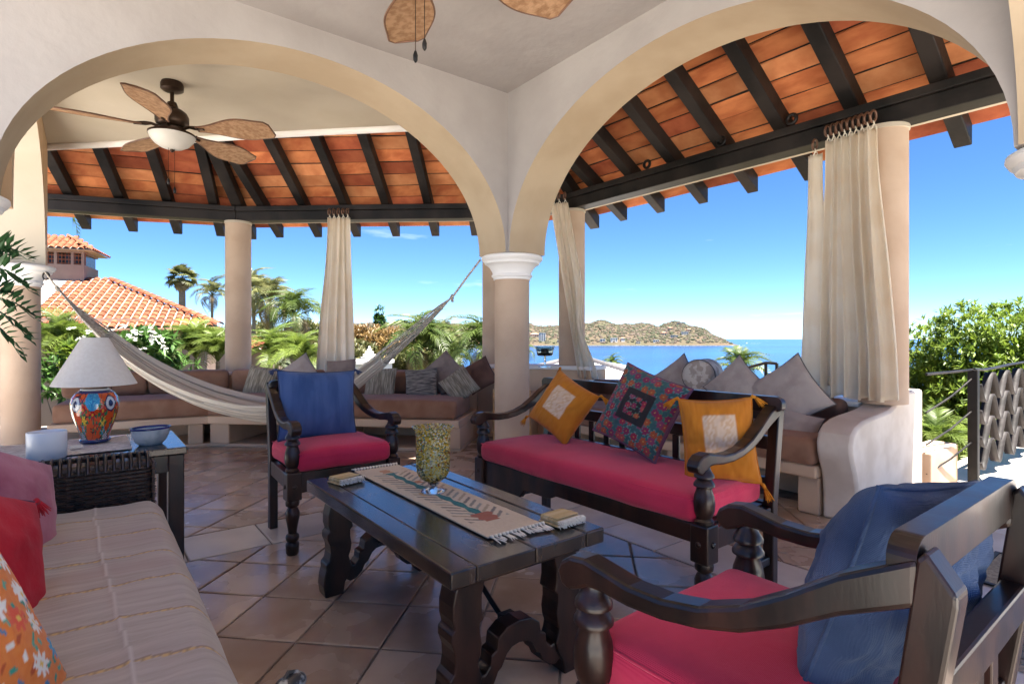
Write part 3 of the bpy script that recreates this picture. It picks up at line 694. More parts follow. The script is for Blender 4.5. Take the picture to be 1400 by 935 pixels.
q.grid(rfn, nu, nv); cols = [runner_col(i/nu, j/nv) for j in range(nv+1) for i in range(nu+1)]
n0 = len(q.v)
for (x, y, z) in list(q.v): q.v.append((x, y, 0)); cols.append((.5,.4,.3))
rim = [i for i in range(nu+1)]+[j*(nu+1)+nu for j in range(1, nv+1)]+[nv*(nu+1)+i for i in range(nu-1,-1,-1)]+[j*(nu+1) for j in range(nv-1,0,-1)]
for i in range(len(rim)): a, b = rim[i], rim[(i+1) % len(rim)]; q.f.append((a, a+n0, b+n0, b))
q.build('cloth', M['attr'], rn, col=cols, smooth=60)
q = MB()
for e, y0, sg in ((0, RY0, -1), (1, RY1, 1)):
    for i in range(15):
        x = -RX+.006+(2*RX-.012)*i/14; a = random.uniform(-.5, .5); L = random.uniform(.028, .05); sg2 = sg
        if e == 1: L *= .7
        q.tube([(x, y0, .006), (x+.002, y0+sg*.012, .009), (x+a*.006, y0+sg*.020, .007)], [.003,.0065,.004], 6)
        for k in range(4):
            b = a+random.uniform(-.5, .5); q.tube([(x+a*.006, y0+sg*.020, .006), (x+b*.018, y0+sg*(.02+L*.6), .005), (x+b*.028, y0+sg*(.02+L), .003)], [.0026,.0022,.001], 5)
tag(q.build('fringe', M['ivory'], rn, smooth=90), kind='stuff')

def napkin(label, loc, rz):
    t = thing('folded_napkin', label, 'napkin', loc, rz, 'folded napkins on the coffee table')
    w_, h_ = .12, .10
    for i in range(4):
        q = MB(); q.rbox((.002*(i % 2), .003*i, .004+.0065*i), (w_-.004*i, h_-.006*i, .006), .003, 8, .0, .003, seed=i*3); q.build('fold', M['napkin'], t, smooth=180, weld=True)
    q = MB()
    for i in range(34):
        x = -w_/2+w_*i/33; 
        for lay in range(3):
            z = .006+.008*lay; y = -h_/2; a = random.uniform(-.004,.004)
            q.tube([(x, y+.004, z), (x+a, y-.008, z+random.uniform(-.001,.004)), (x+2*a, y-.017, max(.002, z-.006))], [.0022,.002,.001], 5)
    tag(q.build('fringe', M['ivory'], t, smooth=90), kind='stuff')
M['napkin'] = weave(mat('straw coloured cotton', (.50,.35,.16), (.66,.52,.30), 18, .9, .15, 90, .2, stretch=(.2,3,1)), 80, 80, .3)
napkin('folded straw napkin on the table corner nearest the blue pillow chair', (.93, 2.46, .501), .25)
napkin('folded straw napkin on the table corner nearest the settee', (1.335, 1.455, .501), .05)

# ---- hurricane glass with candle
def glass_mat(name, col, spots=False, rough=.04):
    m = bpy.data.materials.new(name); m.use_nodes = True; n = m.node_tree; L = n.links; p = n.nodes['Principled BSDF']
    p.inputs['Base Color'].default_value = (*col, 1); p.inputs['Roughness'].default_value = rough; p.inputs['Transmission Weight'].default_value = .95; p.inputs['IOR'].default_value = 1.3
    if spots:
        tcn = n.nodes.new('ShaderNodeTexCoord'); vo = n.nodes.new('ShaderNodeTexVoronoi'); vo.inputs['Scale'].default_value = 150; vo.inputs['Randomness'].default_value = 1
        L.new(tcn.outputs['Object'], vo.inputs['Vector'])
        r = n.nodes.new('ShaderNodeValToRGB'); r.color_ramp.interpolation = 'CONSTANT'
        E_ = r.color_ramp.elements; E_[0].position = 0; E_[0].color = (.80,.62,.16,1); E_[1].position = .3; E_[1].color = (.88,.82,.58,1)
        for ps, c in ((.48,(.06,.13,.22,1)),(.60,(.34,.10,.03,1)),(.70,(.16,.20,.05,1)),(.82,(.70,.72,.68,1))): e = E_.new(ps); e.color = c
        sp = n.nodes.new('ShaderNodeSeparateColor'); L.new(vo.outputs['Color'], sp.inputs[0]); L.new(sp.outputs[0], r.inputs[0])
        L.new(r.outputs[0], p.inputs['Base Color'])
        mr = n.nodes.new('ShaderNodeMapRange'); mr.inputs['From Min'].default_value = .24; mr.inputs['From Max'].default_value = .30
        mr.inputs['To Min'].default_value = .15; mr.inputs['To Max'].default_value = .93; L.new(sp.outputs[1], mr.inputs[0]); L.new(mr.outputs[0], p.inputs['Transmission Weight'])
    return m
def speckle_mat():
    m = bpy.data.materials.new('speckled glass'); m.use_nodes = True; n = m.node_tree; L = n.links; N = lambda t: n.nodes.new('ShaderNode'+t)
    tcn = N('TexCoord'); vo = N('TexVoronoi'); vo.inputs['Scale'].default_value = 165; L.new(tcn.outputs['Object'], vo.inputs['Vector'])
    sp = N('SeparateColor'); L.new(vo.outputs['Color'], sp.inputs[0])
    r = N('ValToRGB'); r.color_ramp.interpolation = 'CONSTANT'; E_ = r.color_ramp.elements
    E_[0].position = 0; E_[0].color = (.66,.46,.07,1); E_[1].position = .40; E_[1].color = (.78,.68,.34,1)
    for ps, c in ((.68,(.10,.26,.28,1)),(.74,(.38,.12,.03,1)),(.78,(.20,.24,.06,1)),(.86,(.72,.72,.62,1))): e = E_.new(ps); e.color = c
    L.new(sp.outputs[0], r.inputs[0])
    df = n.nodes['Principled BSDF']; df.inputs['Roughness'].default_value = .25; L.new(r.outputs[0], df.inputs['Base Color'])
    tl_ = N('BsdfTranslucent'); L.new(r.outputs[0], tl_.inputs[0]); m1 = N('MixShader'); m1.inputs[0].default_value = .5; L.new(df.outputs[0], m1.inputs[1]); L.new(tl_.outputs[0], m1.inputs[2])
    tp = N('BsdfTransparent'); tp.inputs[0].default_value = (.90,.94,.90,1); gl = N('BsdfGlossy'); gl.inputs['Roughness'].default_value = .06
    fr = N('Fresnel'); fr.inputs[0].default_value = 1.4; m2 = N('MixShader'); L.new(fr.outputs[0], m2.inputs[0]); L.new(tp.outputs[0], m2.inputs[1]); L.new(gl.outputs[0], m2.inputs[2])
    mr = N('MapRange'); mr.inputs['From Min'].default_value = .52; mr.inputs['From Max'].default_value = .58; L.new(sp.outputs[1], mr.inputs[0])
    m3 = N('MixShader'); L.new(mr.outputs[0], m3.inputs[0]); L.new(m2.outputs[0], m3.inputs[1]); L.new(m1.outputs[0], m3.inputs[2]); L.new(m3.outputs[0], n.nodes['Material Output'].inputs[0])
    return m
M['speckle'] = speckle_mat(); M['glass'] = glass_mat('clear glass', (.93,.97,.97))
gv = spot(592, 672, .508)
hg = thing('hurricane_glass', 'tall speckled glass candle holder on a foot, standing on the runner', 'candle holder', (gv.x, gv.y, .5085))
q = MB(); q.lathe([(0,.048),(.004,.050),(.010,.046),(.017,.024),(.022,.014),(.030,.013),(.036,.022),(.040,.018)], 32); q.build('foot', M['glass'], hg, smooth=60)
q = MB(); q.lathe([(.040,.018),(.046,.034),(.060,.054),(.080,.066),(.11,.0705),(.16,.072),(.21,.072),(.245,.073),(.262,.079),(.270,.088),(.274,.089),(.274,.085),(.264,.076),(.245,.069),(.16,.068),(.10,.066),(.075,.060),(.055,.046),(.048,.03),(.046,.0)], 40, cap=False)
q.build('bowl', M['speckle'], hg, smooth=60)
M['wax'] = mat('ivory wax', (.72,.62,.36), (.80,.72,.48), 6, .5, .05, 30, .4)
cdl = MB(); cdl.lathe([(0,.0),(0,.036),(.10,.036),(.112,.03),(.106,.012),(.105,0)], 24, cap=False)
o = tag(cdl.build('pillar_candle', M['wax'], smooth=50), 'yellow pillar candle inside the speckled glass', 'candle'); o.location = (gv.x, gv.y, .5085+.056)
q = MB(); q.tube([(0,0,.104),(.001,0,.118)], .0015, 6); q.build('wick', M['iron'], o)

# ---- pillows
def orient(n, roll=0, up=Vector((0,0,1))):
    n = Vector(n).normalized(); x = up.cross(n)
    if x.length < 1e-3: x = Vector((1,0,0))
    x.normalize(); y = n.cross(x)
    m = Matrix((x, y, n)).transposed().to_4x4()
    return m @ Matrix.Rotation(roll, 4, 'Z')
def pillow_pt(u, v, side, w_, h_, t, seed, pinch=.07, soft=.42, wr=.006, sag=0):
    x = u*w_/2*(1-pinch*(1-v*v)*abs(u)**2); y = v*h_/2*(1-pinch*(1-u*u)*abs(v)**2)
    e = max((1-u*u)*(1-v*v), 0)**soft
    z = side*t/2*e*(1+.12*nz(u*1.3+seed, v*1.3, seed))
    k = nz(u*2.2+seed, v*2.2-seed, 3*side+seed)
    edge = max(abs(u), abs(v))
    wx, wy = u+.35*nz(u*1.7, v*1.7, seed+5), v+.35*nz(u*1.7+9, v*1.7, seed)
    z += wr*e*(nz(wx*3+seed, wy*3, seed)+.8*(.5-abs(nz(wx*4.5, wy*2.2+seed, seed*2))*2)+.35*nz(wx*9, wy*8, seed))*side*1.3
    if sag: y -= sag*(1-v)*0; z -= 0
    return Vector((x, y, z))
def pillow(label, size, c, n, roll, mt, colf=None, piping=None, tassels=None, seed=0, n_=26, pinch=.07, wr=.006, soft=.42, name='throw_pillow', group=None, tl=.05, which=(0,1,2,3)):
    w_, h_, t = size; q = MB(); cols = []
    for side in (1, -1):
        fs0 = len(q.v)
        for j in range(n_+1):
            for i in range(n_+1):
                u, v = -1+2*i/n_, -1+2*j/n_
                # denser toward the seams
                u, v = sin(u*pi/2)*.35+u*.65, sin(v*pi/2)*.35+v*.65
                q.v.append(tuple(pillow_pt(u, v, side, w_, h_, t, seed, pinch, soft, wr)))
                if colf: cols.append(colf((u+1)/2, (v+1)/2, side))
        for j in range(n_):
            for i in range(n_):
                f = (fs0+j*(n_+1)+i, fs0+j*(n_+1)+i+1, fs0+(j+1)*(n_+1)+i+1, fs0+(j+1)*(n_+1)+i); q.f.append(f if side > 0 else f[::-1])
    o = q.build(name, mt, smooth=180, col=cols or None); o.matrix_world = Matrix.Translation(c) @ orient(n, roll)
    tag(o, label, 'pillow', group)
    if piping:
        P = []
        for (a, b) in (((-1,-1),(1,-1)), ((1,-1),(1,1)), ((1,1),(-1,1)), ((-1,1),(-1,-1))):
            for k in range(14): P.append(pillow_pt(lerp(a[0],b[0],k/14), lerp(a[1],b[1],k/14), 1, w_, h_, t, seed, pinch, soft, 0))
        P.append(P[0]); MB().tube(P, .0045 if piping is not True else .0045, 6).build('piping', piping, o, smooth=90)
    if tassels:
        inv = o.matrix_world.to_3x3().inverted(); dn = inv @ Vector((0,0,-1))
        for ci, (u, v) in enumerate(((-1,-1),(1,-1),(1,1),(-1,1))):
            if ci not in which: continue
            p = pillow_pt(u, v, 1, w_, h_, t, seed, pinch, soft, 0); d = (Vector((u, v, 0)).normalized()*.55+dn*.75).normalized()
            q = MB(); s_ = Vector((u, v, 0)).normalized()
            q.tube([p-s_*.006, p+s_*.008, p+s_*.012+d*.012], [.004,.009,.007], 8)
            b0 = p+s_*.012+d*.012; ss = d.cross(Vector((.3,.5,.8))).normalized(); s2 = d.cross(ss)
            for k in range(16):
                a = k*2.4; rr = sqrt((k+.5)/16); off = (ss*cos(a)+s2*sin(a))*rr
                q.tube([b0+off*.005, b0+d*tl*.5+off*.012, b0+d*tl*random.uniform(.85,1.1)+off*.02], [.0025,.003,.0014], 5)
            q.build('tassel', tassels, o, smooth=90)
    return o
def cell(x, y, seed=0):
    i, j = math.floor(x), math.floor(y); best = (9, 0, 0, 0, 0)
    for a in (-1, 0, 1):
        for b in (-1, 0, 1):
            h = math.sin((i+a)*127.1+(j+b)*311.7+seed*17.3)*43758.5453; h -= math.floor(h)
            g = math.sin((i+a)*269.5+(j+b)*183.3+seed*9.1)*23421.63; g -= math.floor(g)
            dx, dy = i+a+.2+.6*h-x, j+b+.2+.6*g-y; d = dx*dx+dy*dy
            if d < best[0]: best = (d, h, g, dx, dy)
    return (sqrt(best[0]),)+best[1:]
# mustard ikat pillows
def ikat(u, v, s):
    base = col_mix((.44,.135,.008), (.54,.19,.018), .5+.5*nz(u*30, v*8, s))
    if s > 0 and .27 < u < .71 and .30 < v < .76:
        a, b = (u-.27)/.44*2.0, (v-.30)/.46*2.5; d = abs((a % 1)-.5)*1.5+abs(((b+.5*(int(a) % 2)) % 1)-.5)
        c = (.70,.55,.40) if (.24 < d < .42 or d < .09) else (.60,.40,.25)
        if d > .68: c = (.66,.50,.36)
        return col_mix(c, base, .12+.16*nz(u*60, v*60))
    return base
M['mustard'] = mat('mustard thread', (.45,.14,.01), (.55,.21,.02), 30, .9, .3, 90, .2)
pillow('mustard pillow with pale ikat square, tilted at the settee end by the column', (.345,.345,.14), seg_hit(769,(2.20,1),(2.20,3),556), (-.93,-.22,.42), radians(-26), M['attr'], ikat, None, M['mustard'], 3, 40, tl=.045)
pillow('mustard pillow with pale ikat square behind the near settee arm', (.31,.37,.15), (2.20, 1.375, .705), (-.74,-.62,.30), radians(3), M['attr'], ikat, M['mustard'], M['mustard'], 11, 40, tl=.055)
def floral(u, v, s):
    x, y = (u-.5)*2, (v-.5)*2; r = max(abs(x), abs(y))
    teal = col_mix((.025,.065,.07), (.045,.11,.11), .5+.5*nz(u*20, v*20)); dark = (.022,.018,.020)
    if s < 0: return (.16,.05,.09)
    def flowers(bgc, sc, seed, thr, pal):
        d, h, g, dx, dy = cell(u*sc, v*sc, seed); a = atan2(dy, dx); pet = thr*(.86+.14*cos(7*a+h*6)+.1*nz(u*60,v*60))
        if d < thr*.16: return (.45,.22,.06)
        if d < pet: return col_mix(pal[int(g*len(pal)) % len(pal)], (.12,.01,.03), .35*abs(nz(u*90, v*90)))
        if d < pet+.13 and abs(sin(a*3+h*5)) > .55: return [(.05,.16,.10),(.10,.22,.20),(.04,.11,.13)][int(h*3)]
        return bgc
    pal = [(.26,.022,.05),(.32,.075,.028),(.19,.022,.07),(.30,.05,.055),(.21,.045,.10)]
    if r < .34: return flowers(dark, 11, 2, .46, pal) if r < .24 else dark
    if r < .42: return dark
    if r > .965: return (.16,.06,.10)
    return flowers(teal, 8.5, 5, .47, pal)
M['plum'] = mat('plum piping', (.10,.03,.07), (.15,.05,.10), 20, .8)
pillow('floral pillow with dark square centre, standing mid settee on its corner', (.40,.40,.14), seg_hit(876,(2.20,1),(2.20,3),561), (-.94,-.18,.40), radians(-18), M['attr'], floral, M['plum'], None, 5, 110, wr=.003)
M['navy'] = mat('navy piping', (.03,.04,.10), (.05,.07,.14), 20, .85)
pillow('denim blue woven pillow on the armchair across the table', (.47,.42,.15), (1.13, 3.445, .745), (-.06,-1,.22), radians(-2), M['blue'], None, M['navy'], M['navy'], 7, 30, which=(1,2,3), tl=.03)
pillow('crumpled washed blue pillow on the foreground armchair', (.41,.39,.20), (1.20, .385, .70), (.12,1,.28), radians(7), M['bluelinen'], None, M['bluelinen'], M['bluelinen'], 17, 70, wr=.014, pinch=.06, tl=.035, which=(1,))
# ================================================================ DAYBED, SIDE TABLE, LAMP
bed = thing('daybed', 'wicker daybed along the left edge with woven striped cover', 'daybed', (0,0,0))
q = MB(); q.bx(-.70, .20, .55, 2.90, .06, .27); q.build('base', M['wicker'] if 'wicker' in M else M['bronze'], bed, bevel=.01)
M['wicker'] = mat('dark brown wicker', (.022,.011,.008), (.06,.03,.02), 40, .42, .1, 80, .5, coat=.15)
kids(bed)[0].data.materials[0] = M['wicker']
def weave_panel(parent, org, ex, ez, W, H, nrm, name):
    """rows of flat strands passing in front of and behind stakes"""
    q = MB(); org, ex, ez, nrm = Vector(org), Vector(ex), Vector(ez), Vector(nrm)
    st = .030; rows = int(H/.0165); ns = int(W/st)
    for r in range(rows):
        z = (r+.5)*H/rows; pts = []
        n = ns*4
        for i in range(n+1):
            x = W*i/n; pts.append(org+ex*x+ez*z+nrm*(.0055*sin(pi*x/st+(r % 2)*pi)))
        q.tube(pts, .0078, 6, flat=.55)
    for k in range(ns+1):
        q.tube([org+ex*(k+.0)*st, org+ex*(k+.0)*st+ez*H], .0045, 6)
    return tag(q.build(name, M['wicker'], parent, smooth=60), kind='stuff')
q = MB(); q.bx(-.70, .225, 2.925, 3.045, .02, .615); q.build('arm', M['wicker'], bed, bevel=.02)
weave_panel(bed, (-.70,2.918,.10), (1,0,0), (0,0,1), .93, .50, (0,-1,0), 'arm_weave')
weave_panel(bed, (.232,2.92,.05), (0,1,0), (0,0,1), .13, .55, (1,0,0), 'arm_weave')
q = MB()
for i in range(31):
    x = -.69+i*.030; pts = [(x, 2.911, .585), (x, 2.916, .615), (x, 2.935, .632), (x, 2.985, .637), (x, 3.035, .632), (x, 3.054, .61)]
    q.tube(pts, .0125, 7, flat=.55)
tag(q.build('arm_binding', M['wicker'], bed, smooth=60), kind='stuff')
q = MB(); q.rbox((-.225, 1.74, .340), (.93, 2.33, .150), .05, 12, .0, .004, seed=3)
def cover_col(x, y, z):
    a = y*1.0+x*.10+.012*nz(x*3, y*3)
    st = .5+.16*nz(a*30, 1.2, x*.6)+.30*nz(a*170, 7.7, x*3.5)+.25*nz(a*60, 3.1, x*7); c = col_mix((.36,.30,.25), (.56,.495,.425), st)
    c = col_mix(c, (.40,.29,.25), max(0, nz(a*9, 4.4, x*.8))*.7)
    k = (a+.02) % .245
    if k < .009: c = (.62,.42,.17) if (x*60) % 1 < .62 else (.40,.28,.14)
    elif k < .014: c = (.30,.22,.17)
    if abs(x-.055-.03*sin(y*1.7)-.01*nz(y*5, 2)) < .003: c = (.58,.52,.46)
    return c
# finer mesh of the cover so that the printed lines stay crisp
def cov(u, v):
    x = lerp(-.70, .262, u); y = lerp(.56, 2.912, v); z = .437
    e = max(0, x-.20)/.062; z -= .055*(e**2.0) ; ey = max(0, y-2.86)/.052; z -= .045*ey**2
    z += .006*nz(x*5, y*3)+.004*nz(x*14, y*9, 3)+.004*nz(x*2+y*3, y*6-x*4, 9)
    if abs(x-.055-.03*sin(y*1.7)) < .012: z += .004*(1-abs(x-.055-.03*sin(y*1.7))/.012)
    return (x, y, z+.012)
q2 = MB(); q2.grid(cov, 150, 420); n1 = 151
base_i = [j*n1+150 for j in range(421)]
for k, (dx, dz) in enumerate(((.012,-.04),(.014,-.12),(.012,-.20),(.004,-.24))):
    st = len(q2.v)
    for b in base_i:
        x, y, z = q2.v[b]; q2.v.append((x+dx+.006*nz(y*7, k), y, z+dz))
    prev = base_i if k == 0 else list(range(st-421, st))
    for j in range(420): q2.f.append((prev[j], st+j, st+j+1, prev[j+1]))
q2.build('woven_cover', M['attr'], bed, smooth=180, col=[cover_col(*p) for p in q2.v])
q.build('mattress', M['ivory'], bed, smooth=180, weld=True)
q = MB(); q.bx(-.86, -.71, .55, 3.045, .02, .80); q.build('backrest', M['wicker'], bed, bevel=.03)
q = MB()
for i in range(46):
    x = -.30+i*.0115+random.uniform(-.003,.003); a = random.uniform(-.012,.012)
    q.tube([(x, 2.905, .428), (x+a*.5, 2.914, .433), (x+a, 2.916, .415)], [.0016,.0014,.0008], 4)
tag(q.build('cover_fringe', M['ivory'], bed), kind='stuff')

M['mauve'] = mat('dusty pink velvet', (.34,.085,.13), (.45,.15,.20), 7, .75, .12, 60, .25, sheen=.25)
M['red'] = mat('crimson cotton', (.38,.007,.018), (.50,.016,.03), 7, .8, .15, 70, .25, sheen=.05)
pillow('dusty pink velvet pillow leaning on the daybed back, with crimson tassels', (.52,.42,.15), (-.25, 2.47, .60), (.80,-.45,.36), radians(-27), M['mauve'], None, None, M['red'], 21, 30, tl=.05, which=(1,))
pillow('crimson pillow with corner tassels between the pink and the orange pillow', (.50,.46,.15), (-.24, 1.90, .575), (.84,-.40,.36), radians(-28), M['red'], None, M['plum'], M['red'], 23, 30, tl=.06, which=(1,2))
def embroid(u, v, s):
    base = col_mix((.66,.16,.025), (.74,.24,.05), .5+.5*nz(u*40, v*40))
    d, h, g, dx, dy = cell(u*6.2, v*6.2, 3); a = atan2(dy, dx); pet = .36*(.45+.55*abs(cos(4*a+h*4)))
    if d < .07: return (.75,.50,.10)
    if d < pet: return [(.80,.76,.70),(.03,.16,.42),(.78,.74,.66),(.05,.30,.50),(.70,.10,.05)][int(g*5) % 5]
    d2, h2, g2, dx2, dy2 = cell(u*15, v*15, 8)
    if d2 < .30 and abs(dx2*cos(h2*6)+dy2*sin(h2*6)) < .13: return [(.04,.28,.20),(.05,.22,.40),(.75,.70,.62),(.45,.08,.02),(.10,.35,.25)][int(g2*5) % 5]
    return base
pillow('orange pillow embroidered with white and blue flowers, bottom left corner', (.50,.50,.19), (-.25, 1.37, .60), (.74,-.44,.48), radians(-3), M['attr'], embroid, None, None, 29, 110, wr=.004)

sd_ = thing('side_table', 'dark wooden side table behind the wicker arm, carrying the lamp', 'table', (0,0,0))
q = MB(); q.bx(-.40, .39, 3.13, 3.74, .585, .62); q.build('top', M['woodtop'], sd_, bevel=.006)
for (x, y) in ((.345,3.185),(.345,3.685),(-.35,3.185),(-.35,3.685)): q = MB(); q.bx(x-.034, x+.034, y-.034, y+.034, 0, .584); q.build('leg', M['wood'], sd_, bevel=.005)
for y in (3.165, 3.705): q = MB(); q.bx(-.314, .309, y-.012, y+.012, .50, .584); q.build('apron', M['wood'], sd_, bevel=.003)
for x in (.365, -.37): q = MB(); q.bx(x-.012, x+.012, 3.22, 3.65, .50, .584); q.build('apron', M['wood'], sd_, bevel=.003)
M['lace'] = mat('grey white lace', (.50,.47,.44), (.70,.67,.64), 60, .9, .3, 150, .2)
q = MB()
def dol(u, v):
    x = lerp(-.36, .17, u); y = lerp(3.20, 3.66, v); e = .012*sin(u*40)+.012*sin(v*36)
    return (x+e*(v-.5)*2*(abs(v-.5) > .48), y+e*(u-.5), .6225+.0035*(1+nz(x*9, y*9)))
q.grid(dol, 60, 50); o = tag(q.build('lace_doily', M['lace'], smooth=180), 'grey white lace doily under the lamp on the side table', 'doily')
so = o.modifiers.new('thickness', 'SOLIDIFY'); so.thickness = .0015

LP = spot(130, 605, .625)
lamp = thing('table_lamp', 'table lamp with painted orange ceramic vase body and white shade', 'lamp', (LP.x, LP.y, .6295))
LPR = [(z, r*.80) for z, r in [(0,.074),(.006,.082),(.014,.082),(.02,.074),(.035,.076),(.06,.086),(.10,.103),(.14,.118),(.17,.1255),(.20,.1265),(.225,.119),(.245,.103),(.258,.086),(.264,.076),(.27,.074)]]
def pr(z):
    for i in range(len(LPR)-1):
        if LPR[i][0] <= z <= LPR[i+1][0]:
            t = (z-LPR[i][0])/(LPR[i+1][0]-LPR[i][0]+1e-9); t2 = t; return lerp(LPR[i][1], LPR[i+1][1], t2)
    return LPR[-1][1]
NA, NZ = 220, 110; q = MB(); cols = []
def talavera(a, z):
    if z < .018: return (.015,.02,.10)
    if z > .262: return (.55,.53,.50)
    if z > .248: return (.02,.025,.12)
    x = a/(2*pi)*4.0; y = (z-.02)/.23
    k = x % 1-.5
    c = (.62,.075,.012)
    # blue fan and navy arches on the shoulder
    d = sqrt((k*.9)**2+((y-.86)*.75)**2)
    if d < .17: return (.02,.18,.38) if (atan2(k, y-1)*9) % 1 < .5 else (.06,.36,.50)
    k2 = (x+.5) % 1-.5; d2 = sqrt((k2*.8)**2+((y-.78)*.8)**2)
    if d2 < .14: return (.012,.015,.07) if d2 < .06 or d2 > .115 else (.55,.54,.52)
    for (fx, fy, r, cc) in ((.0,.55,.12,(.42,.01,.02)),(.27,.62,.14,(.45,.02,.02)),(.30,.40,.13,(.72,.50,.04)),(-.26,.42,.12,(.70,.47,.03)),(-.25,.66,.12,(.40,.015,.03)),(.07,.26,.10,(.48,.03,.02)),(-.36,.22,.11,(.05,.22,.30)),(.35,.19,.12,(.03,.30,.36)),(.16,.78,.08,(.70,.48,.05))):
        dx, dy = (k-fx), (y-fy)*.62; r_ = sqrt(dx*dx+dy*dy); aa = atan2(dy, dx); pet = r*(.72+.28*cos(6*aa))*.75
        if r_ < r*.18: return (.65,.30,.02)
        if r_ < pet*.9: return cc
        if r_ < pet: return (.02,.012,.02)
        if r_ < r*1.02 and cos(5*aa+1) > .25: return (.03,.14,.05)
    if y < .16:
        kk = abs(k2); 
        if kk < .20*(1-y/.19): return (.62,.60,.56) if (int(k2*40)+int(y*40)) % 2 else (.015,.02,.09)
        if kk < .26*(1-y/.19): return (.015,.015,.05)
    if abs(nz(x*5, y*5, 2)) < .035: return (.04,.02,.02)
    return c
for j in range(NZ+1):
    z = .27*j/NZ; r = pr(z)
    for i in range(NA): a = 2*pi*i/NA; q.v.append((r*cos(a), r*sin(a), z)); cols.append(talavera(a+.9, z))
for j in range(NZ):
    for i in range(NA): a, b = j*NA+i, j*NA+(i+1) % NA; q.f.append((a, b, b+NA, a+NA))
q.build('vase_body', M['glazed'], lamp, smooth=180, col=cols)
q = MB(); q.lathe([(.268,.0),(.268,.048),(.274,.054),(.288,.054),(.293,.045),(.297,.03),(.30,.012),(.36,.010)], 32); q.build('neck', M['ring'], lamp, smooth=40)
M['shade'] = mat('white linen shade', (.82,.77,.71), (.86,.815,.76), 60, .9, .05, 300, .2, trans=.4)
q = MB(); q.lathe([(.288,.176),(.290,.178),(.524,.057),(.526,.055),(.524,.053),(.290,.174),(.288,.176)], 64, cap=False); q.build('lamp_shade', M['shade'], lamp, smooth=40)
q = MB(); q.lathe([(.36,.0),(.36,.012),(.40,.012),(.42,.02),(.45,.025),(.47,.012),(.475,0)], 16, cap=False); q.build('bulb', M['ceramic'], lamp, smooth=60)
q = MB(); q.tube([(.05,0,.275),(.065,0,.285),(.068,.0,.262)], .002, 6); q.build('switch_chain', M['bronze'], lamp, smooth=60)
for k in range(3):
    a = k*2.1; q = MB(); q.tube([(.010*cos(a), .010*sin(a), .52), (.054*cos(a), .054*sin(a), .522)], .0015, 5); q.build('shade_spoke', M['bronze'], lamp)

cp = spot(64, 625, .625)
cup = thing('candle_jar', 'plain white cylindrical jar at the table edge, left of the lamp', 'jar', (cp.x, cp.y, .6205))
q = MB(); q.lathe([(0,.066),(.004,.0705),(.115,.0715),(.119,.0705),(.1195,.067),(.115,.065),(.012,.064),(.010,0)], 40, cap=False); q.build('wall', M['ceramic'], cup, smooth=50)
q = MB(); q.lathe([(.0,.0),(0,.066)], 40, cap=False); q.build('base', M['ceramic'], cup)
q = MB(); q.lathe([(.06,.0),(.06,.0635),(.07,.0635),(.072,.0)], 32, cap=False); q.build('wax', M['wax'], cup, smooth=40)
bp = spot(206, 606, .625)
bowl = thing('glass_bowl', 'small oval bowl with blue rim on the side table corner', 'bowl', (bp.x, bp.y, .6205), .3)
M['bowl'] = mat('clouded glass', (.55,.55,.53), (.30,.33,.34), 12, .15, .1, 30, .6); M['cobalt'] = mat('cobalt glaze', (.012,.014,.09), (.02,.03,.16), 8, .15, spec=.6)
S_ = Matrix.Diagonal((1.12,.85,1,1))
q = MB(); q.lathe([(0,0),(0,.045),(.006,.05),(.02,.062),(.05,.074),(.078,.078),(.078,.073),(.05,.068),(.02,.056),(.01,.03),(.009,0)], 40, m=S_, cap=False); q.build('body', M['bowl'], bowl, smooth=50)
q = MB(); q.lathe([(.0775,.072),(.0775,.0795),(.084,.082),(.0875,.08),(.0875,.074),(.084,.071),(.0775,.072)], 40, m=S_, cap=False); q.build('rim', M['cobalt'], bowl, smooth=60)
q = MB(); q.rbox((0,0,0), (.05,.035,.018), .008, 3, 0, .003); o = tag(q.build('sea_shell', M['ivory'], smooth=180, weld=True), 'small pale shell lying on the doily between jar and lamp', 'shell'); o.location = (cp.x+.10, cp.y+.13, .64)

